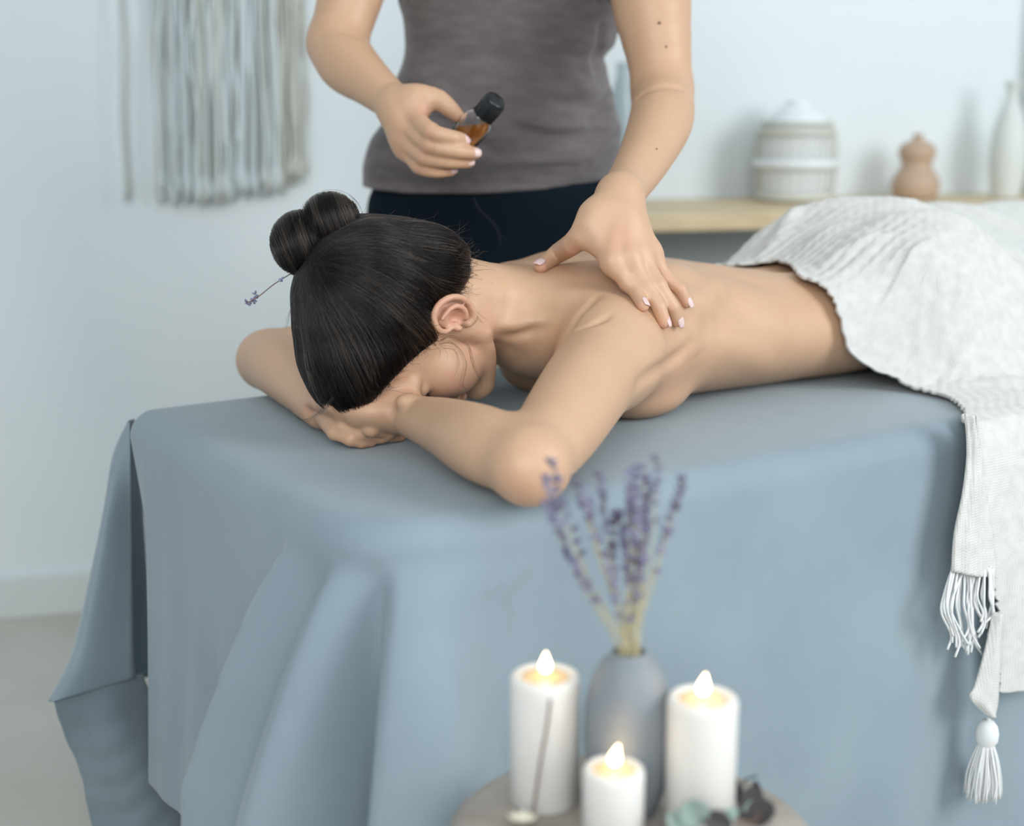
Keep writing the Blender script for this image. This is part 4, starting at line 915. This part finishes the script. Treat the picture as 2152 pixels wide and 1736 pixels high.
c3, p3, r3 = candle(1290, 1611, 65, .070, 'short white pillar candle at the front, between the two tall ones', 46, .004)
# vase
vp = at(1322, 1383, 1.0); hv = .144; kk = (ZS+hv-CAMH)/(vp[2]-CAMH); vp = A(0, 0, CAMH)+(vp-A(0, 0, CAMH))*kk; sv = dep(vp)/FPX
vase = empty('vase', (vp[0], vp[1], ZS+.0004)); tag(vase, 'matte grey-blue ceramic bottle vase holding dried lavender', 'vase')
R1 = 94*sv
prof = [(.0005, 0), (R1*.62, 0), (R1*.70, .003), (R1*.90, .028), (R1*.99, .060), (R1, .080), (R1*.96, .102), (R1*.82, .124), (R1*.62, .139), (R1*.46, .1455), (R1*.405, .148), (R1*.40, .150), (R1*.36, .150), (R1*.35, .146), (R1*.55, .130), (R1*.85, .09), (R1*.80, .03), (R1*.5, .006), (.0005, .006)]
V, Fq = lathe(catmull(prof, 90), 72); V[:, :2] = V[:, :2]; obj('vessel', V+A(vp[0], vp[1], ZS+.0004), Fq, M['glaze'], vase)
# lavender stems
mouth = A(vp[0], vp[1], ZS+hv)
def lavender(tip, bend, spike, seed, label, root=None, dark=False, dens=1.0):
    g = random.Random(seed); root = root if root is not None else mouth+A(g.uniform(-.010, .010), g.uniform(-.010, .010), -.05-g.uniform(0, .05))
    neck = mouth+(root-mouth)*A(.9, .9, 0)+A(0, 0, 0)
    P = catmull([root, neck, lin(neck, tip, .5)+A(bend, g.uniform(-.004, .004), 0), tip], 30)
    o = MB().tube(P, np.linspace(.0009, .0005, 30), 6).build('dried_lavender', M['stemdark'] if dark else M['stem'], None, label=label, cat='flower', group='dried lavender stems in the vase')
    S = np.r_[0, np.cumsum(np.linalg.norm(np.diff(P, axis=0), axis=1))]; L = S[-1]; s = L; bud = MB(); n = 0
    while s > L-spike:
        c = np.array([np.interp(s, S, P[:, j]) for j in range(3)]); kk_ = g.choice([2, 3, 4, 4])
        for q in range(kk_):
            a = g.uniform(0, 2*math.pi); d = A(math.cos(a), math.sin(a), .9); d /= np.linalg.norm(d); ln = g.uniform(.0035, .006)*dens*1.3; rr_ = g.uniform(.0012, .0019)*dens*1.3
            bud.tube([c+d*.0004, c+d*ln*.35, c+d*ln*.75, c+d*ln], [rr_*.5, rr_, rr_*.9, rr_*.25], 6)
        s -= g.uniform(.004, .0085) if (L-s) < spike*.55 else g.uniform(.009, .018); n += 1
    if bud.n: bud.build('lavender_buds', M['bud'], o, kind='stuff')
    return o
tips_ = [(1158, 975, .006, .085), (1144, 1008, -.01, .05), (1149, 1064, 0, .095), (1207, 1008, .02, .04), (1224, 1035, -.02, .045), (1257, 1002, .01, .090), (1238, 1058, -.01, .06), (1288, 1080, .015, .07), (1324, 1003, -.01, .06),
         (1333, 984, .0, .08), (1351, 986, .01, .10), (1382, 970, -.015, .055), (1362, 1012, .02, .09), (1436, 1012, .0, .055), (1407, 1096, .015, .05), (1206, 1180, .0, .05), (1276, 1170, -.01, .07), (1312, 1140, .0, .07), (1342, 1100, -.01, .08), (1300, 1085, .02, .08), (1366, 1040, .01, .07), (1346, 1180, 0, .06), (1326, 1040, .01, .10), (1340, 1030, -.005, .09)]
for i, (x, y, dy, sp_) in enumerate(tips_):
    ordn = ['', 'second', 'third', 'fourth', 'fifth', 'sixth', 'seventh', 'eighth', 'ninth', 'tenth', 'eleventh', 'twelfth', 'thirteenth', 'fourteenth', 'fifteenth', 'sixteenth', 'seventeenth', 'eighteenth', 'nineteenth', 'twentieth', 'twenty-first', 'twenty-second', 'twenty-third', 'twenty-fourth']
    rk = sorted(range(len(tips_)), key=lambda q: tips_[q][0]).index(i)
    lb = {1: 'dried lavender stem leaning furthest left out of the grey vase', 13: 'dried lavender stem standing furthest right in the vase, alone'}.get(i, 'dried lavender stem in the grey vase, its tip the %s from the left' % ordn[rk])
    o = lavender(at(x, y, vp[1]+dy), (-.004 if x < 1300 else .003), sp_, 100+i, lb)
    
# lavender sprig pushed into her bun
t0 = at(648, 556, 1.705); o = lavender(at(519, 638, 1.66), 0.0, .0, 7, 'small lavender sprig pushed into the hair bun', root=t0)
bpy.data.objects.remove(o)
spg = MB().tube(catmull([t0, at(610, 576, 1.69), at(575, 598, 1.675), at(545, 622, 1.665), at(519, 637, 1.66)], 20), .0006, 6).build('lavender_sprig', M['stemdark'], None, label='small lavender sprig pushed into the bun, violet buds at its tip', cat='flower')
bd = MB()
for (x, y), nb in (((590, 587), 5), ((537, 622), 6), ((534, 630), 6), ((527, 637), 5), ((520, 637), 4)):
    for k in range(nb): c = at(x, y, 1.67)+rng.normal(0, .0012, 3); d = rng.normal(0, 1, 3); d /= np.linalg.norm(d); bd.tube([c, c+d*.0015, c+d*.0035, c+d*.0045], [.0008, .0014, .0011, .0003], 6)
bd.build('lavender_buds', M['bud'], spg, kind='stuff')
# dried flower lying against the left candle
fb = az(1118, 1722, ZS+.003); ft = at(1156, 1470, p1[1]-r1*1.12)
fl_ = empty('dried_flower', fb); tag(fl_, 'dried white flower with a thin brown stem, propped against the left candle', 'flower')
MB().tube(catmull([fb, at(1136, 1600, (fb[1]+ft[1])/2-.002), at(1150, 1520, ft[1]), ft], 16), .0011, 8).build('stem', M['stemdark'], fl_)
for k in range(9):
    a = k/9*2*math.pi+.2; d = A(math.cos(a), math.sin(a)*.9, .18); sdv = A(-math.sin(a), math.cos(a), 0); G = [[fb+d*.003*i_+sdv*s_*(.0045*math.sin(math.pi*min(i_/6+.12, 1)))*1.0+A(0, 0, .0008*i_-.0004*s_*s_) for s_ in (-1, 0, 1)] for i_ in range(7)]
    V, Q = lpatch(np.array(G), 12, 6); V = (V-fb)*.85+fb+A(-.008, -.004, 0); o = obj('petal', V, Q, M['petal'], fl_); thicken(o, .0005, 0)
# eucalyptus beside the right candle
eu = empty('eucalyptus_sprig', az(1490, 1735, ZS)); tag(eu, 'dried eucalyptus sprig with pale sage leaves at the foot of the right candle', 'leaves')
yb = p2[1]-r2-.012
def leafm(c, d, up_, L, Wd, m_, curl=.3, name='leaf', par=eu):
    d = d/np.linalg.norm(d); sdv = np.cross(d, up_); sdv /= np.linalg.norm(sdv); n_ = np.cross(sdv, d); G = []
    for i in range(7):
        t_ = i/6; w_ = Wd*math.sin(math.pi*(t_*.86+.07))**.8; G.append([c+d*L*t_+sdv*s_*w_+n_*(curl*L*(t_*t_)*.3+abs(s_)*w_*curl) for s_ in (-1, -.5, 0, .5, 1)])
    V, Q = lpatch(np.array(G), 18, 10); o = obj(name, V, Q, m_, par); thicken(o, .0007, 0); return o
MB().tube(catmull([az(1425, 1760, ZS+.004), at(1480, 1728, yb), at(1530, 1722, yb+.01), az(1580, 1728, ZS+.012), az(1606, 1700, ZS+.008)], 24), .0012, 8).build('twig', M['stemdark'], eu)
leafm(at(1470, 1735, yb), at(1440, 1690, yb)-at(1470, 1745, yb), A(0, -1, .4), .026, .014, M['leaf'])
leafm(at(1448, 1738, yb-.003), at(1418, 1722, yb)-at(1448, 1738, yb), A(0, -1, .5), .022, .009, M['leaf'])
leafm(at(1478, 1712, yb), at(1530, 1733, yb)-at(1478, 1708, yb), A(0, -1, .3), .026, .010, M['leafdry'])
leafm(at(1508, 1735, yb+.004), at(1548, 1700, yb+.01)-at(1508, 1735, yb), A(0, -1, .5), .022, .006, M['leaf'])
leafm(az(1556, 1716, ZS+.004), A(.02, .03, .016), A(.3, -.6, .7), .030, .010, M['leafdry'], .8)
leafm(az(1570, 1722, ZS+.004), A(.03, .0, .012), A(0, -.6, .7), .026, .012, M['leafdry'], .6)
leafm(az(1563, 1708, ZS+.006), A(.02, .006, .006), A(0, -.6, .9), .020, .007, M['leaf'], .3)
cur = empty('dried_seed_pod', az(1580, 1680, ZS)); tag(cur, 'dark curled dried twig with shrivelled leaves, behind the right candle foot', 'leaves')
MB().tube(catmull([az(1556, 1712, ZS+.004), az(1558, 1665, ZS+.006), az(1566, 1640, ZS+.010), az(1590, 1630, ZS+.006)], 16), [.001]*16, 8).build('twig', M['leafdry'], cur)
MB().tube(catmull([az(1596, 1652, ZS+.006), az(1600, 1672, ZS+.004), az(1612, 1690, ZS+.004), az(1604, 1722, ZS+.004)], 16), [.0006]+[.0012]*14+[.0008], 8).build('twig', M['leafdry'], cur)
leafm(az(1560, 1690, ZS+.003), A(.000, .04, .012), A(-.7, -.3, .6), .030, .006, M['leafdry'], .9, par=cur)
leafm(az(1598, 1690, ZS+.003), A(.004, .03, .012), A(-.7, -.3, .6), .022, .005, M['leafdry'], .9, par=cur)
# ------------------------------------------------------------------ console shelf by the wall and what stands on it
SZ = .885
sl = empty('console_shelf', wallp(2.55, .2, 0)); tag(sl, 'long light wooden console shelf along the back wall', 'shelf')
sx0, sx1 = .95, 4.2
box('board', wallp((sx0+sx1)/2, .205, SZ-.018), sx1-sx0, .41, .036, M['wood'], sl, ax=WD, ay=-WNn, bev=.004)
for s_2 in (sx0+.10, sx1-.10):
    for o_ in (.06, .35): box('leg', wallp(s_2, o_, (SZ-.036)/2), .05, .05, SZ-.036, M['wood'], sl, ax=WD, ay=-WNn, bev=.003)
def on_shelf(px, out=.125): q = wall_hit(px, 415, out); q[2] = SZ+.0005; return q
def lathe_px(name, base, rows, m_, par, n=48, inner=True):
    d = dep(base); pr_ = [(max(r*d/FPX, .0005), h*d/FPX/.977) for r, h in rows]; V, Fq = lathe(catmull(pr_, len(pr_)*5), n); return obj(name, V+base, Fq, m_, par)
# gourd-shaped clay vase
gb = on_shelf(1922); g_ = empty('gourd_vase', gb); tag(g_, 'small blush clay vase shaped like a double gourd, middle of the shelf', 'vase')
lathe_px('vessel', gb, [(0, 0), (38, 0), (47, 12), (50, 28), (45, 45), (34, 60), (31, 72), (37, 86), (38, 98), (30, 110), (14, 117), (10, 121), (11, 129), (9, 130), (6, 122), (12, 112), (30, 95), (28, 70), (38, 40), (30, 10), (0, 8)], M['terra'], g_)
# ribbed lantern
lb_ = on_shelf(1669); ln_ = empty('lantern', lb_); tag(ln_, 'round white rattan lantern with an opal glass shade, left end of the shelf objects', 'lantern')
lathe_px('glass_shade', lb_, [(0, 2), (66, 2), (70, 10), (72, 60), (72, 120), (66, 150), (50, 175), (28, 190), (24, 196), (24, 200), (20, 200), (20, 190), (45, 170), (60, 145), (66, 110), (66, 20), (0, 12)], M['opal'], ln_)
ds = dep(lb_)/FPX
for k in range(30):
    a = k/30*2*math.pi; pp = [lb_+A(r*ds*math.cos(a), r*ds*math.sin(a), h*ds) for r, h in ((76, 0), (82, 30), (84, 70), (84, 105), (80, 135), (70, 160))]; MB().tube(catmull(pp, 12), .0022, 6).build('rib', M['rattan'], ln_)
for r, h, w_, m_ in ((78, 10, 7, 'rattan'), (85, 78, 9, 'opal'), (78, 142, 6, 'rattan'), (70, 160, 4, 'rattan')):
    V, Fq = lathe([((r-3)*ds, (h-w_)*ds), ((r+3)*ds, (h-w_)*ds), ((r+4)*ds, h*ds), ((r+3)*ds, (h+w_)*ds), ((r-3)*ds, (h+w_)*ds), ((r-3)*ds, (h-w_)*ds)], 48); obj('band', V+lb_, Fq, M[m_], ln_)
# white bottle vase
wb = on_shelf(2112); w_ = empty('bottle_vase', wb); tag(w_, 'tall white ceramic bottle vase at the right end of the shelf', 'vase')
lathe_px('vessel', wb, [(0, 0), (26, 0), (30, 8), (36, 50), (38, 90), (34, 130), (24, 165), (14, 190), (11, 205), (15, 222), (18, 228), (16, 229), (9, 212), (7, 205), (18, 165), (28, 120), (30, 60), (22, 10), (0, 6)], M['whitecer'], w_)
# pale glass bottle glimpsed between arm and shirt
pb = on_shelf(1306); q_ = empty('glass_vase', pb); tag(q_, 'pale blue glass vase on the shelf, seen between the arm and the shirt', 'vase')
lathe_px('vessel', pb, [(0, 0), (24, 0), (28, 10), (28, 120), (26, 200), (18, 240), (14, 262), (15, 280), (13, 281), (12, 262), (23, 200), (25, 120), (25, 12), (0, 8)], M['bluegl'], q_)
# ------------------------------------------------------------------ macrame wall hanging
mc_top = 1.98; mw = empty('macrame_hanging', wall_hit(450, 100, .03)*A(1, 1, 0)+A(0, 0, mc_top)); tag(mw, 'off-white macrame wall hanging of long loose cords on the back wall', 'wall hanging')
ra_, rb_ = wall_hit(238, 100, .035), wall_hit(668, 100, .035); ra_[2] = rb_[2] = mc_top
MB().tube([ra_, rb_], .011, 16).build('dowel', M['wood'], mw)
xs = [275, 279]+list(np.linspace(332, 470, 38))+list(np.linspace(472, 560, 24))+list(np.linspace(566, 600, 10))+list(np.linspace(604, 640, 16))
for i, x in enumerate(xs):
    x = x+rng.uniform(-2, 2); yb2 = 418+rng.uniform(-5, 5) if x < 300 else (np.interp(x, [330, 400, 470, 560, 600, 640], [420, 428, 425, 410, 400, 372])+rng.uniform(-26, 6))
    o_ = .020+rng.uniform(0, .022); a = wall_hit(x, 0, o_); top_ = a.copy(); top_[2] = mc_top; bot_ = wall_hit(x+rng.uniform(-7, 7) - (10 if x < 300 else 0), yb2, o_)
    P = [top_]+[lin(top_, bot_, t_)+WD*rng.normal(0, .004)+WNn*rng.normal(0, .002) for t_ in (.25, .45, .6, .72, .84, .93)]+[bot_]
    rr = rng.uniform(.0028, .0048); m_ = M['cord2'] if x > 590 or rng.random() < .15 else M['cord']
    rad = np.full(36, rr); rad[-4:] = rr*np.array([1.2, 1.9, 1.8, 1.2])
    MB().tube(catmull(P, 36), rad, 7).build('cord', m_, mw)
# ------------------------------------------------------------------ thin smoke
ms = bpy.data.materials.new('smoke'); ms.use_nodes = True; nt = ms.node_tree; nt.nodes.clear(); so = nt.nodes.new('ShaderNodeOutputMaterial'); vs_ = nt.nodes.new('ShaderNodeVolumeScatter'); vs_.inputs['Color'].default_value = (.9, .95, 1, 1); vs_.inputs['Density'].default_value = 9; vs_.inputs['Anisotropy'].default_value = .3
nt.links.new(vs_.outputs[0], so.inputs['Volume'])
def smoke(path, rad, label):
    P = catmull(path, 40); o = MB().tube(P, np.interp(np.linspace(0, 1, 40), np.linspace(0, 1, len(rad)), rad), 12).build('smoke_wisp', ms, None, label=label, cat='smoke', kind='stuff'); return o
smoke([at(1064, 1345, 1.26), at(1075, 1290, 1.26), at(1062, 1262, 1.26), at(1100, 1215, 1.26), at(1122, 1188, 1.26)], [.002, .004, .006, .005, .002], 'faint wisp of smoke rising left of the tall left candle')
smoke([at(1008, 1272, 1.27), at(1020, 1258, 1.27), at(1045, 1238, 1.27), at(1072, 1222, 1.27)], [.001, .006, .005, .001], 'faint puff of smoke in front of the sheet, left of the candle wisp')
smoke([at(1052, 515, 1.95), at(1048, 490, 1.95), at(1036, 468, 1.96), at(1008, 440, 1.98), at(995, 415, 2.0)], [.002, .0035, .003, .003, .002], 'faint curl of smoke in front of the dark trousers')
smoke([at(1066, 506, 1.95), at(1060, 500, 1.95), at(1052, 492, 1.95)], [.0015, .0025, .0015], 'short bright smoke curl beside the dark trousers, just over the shoulder')
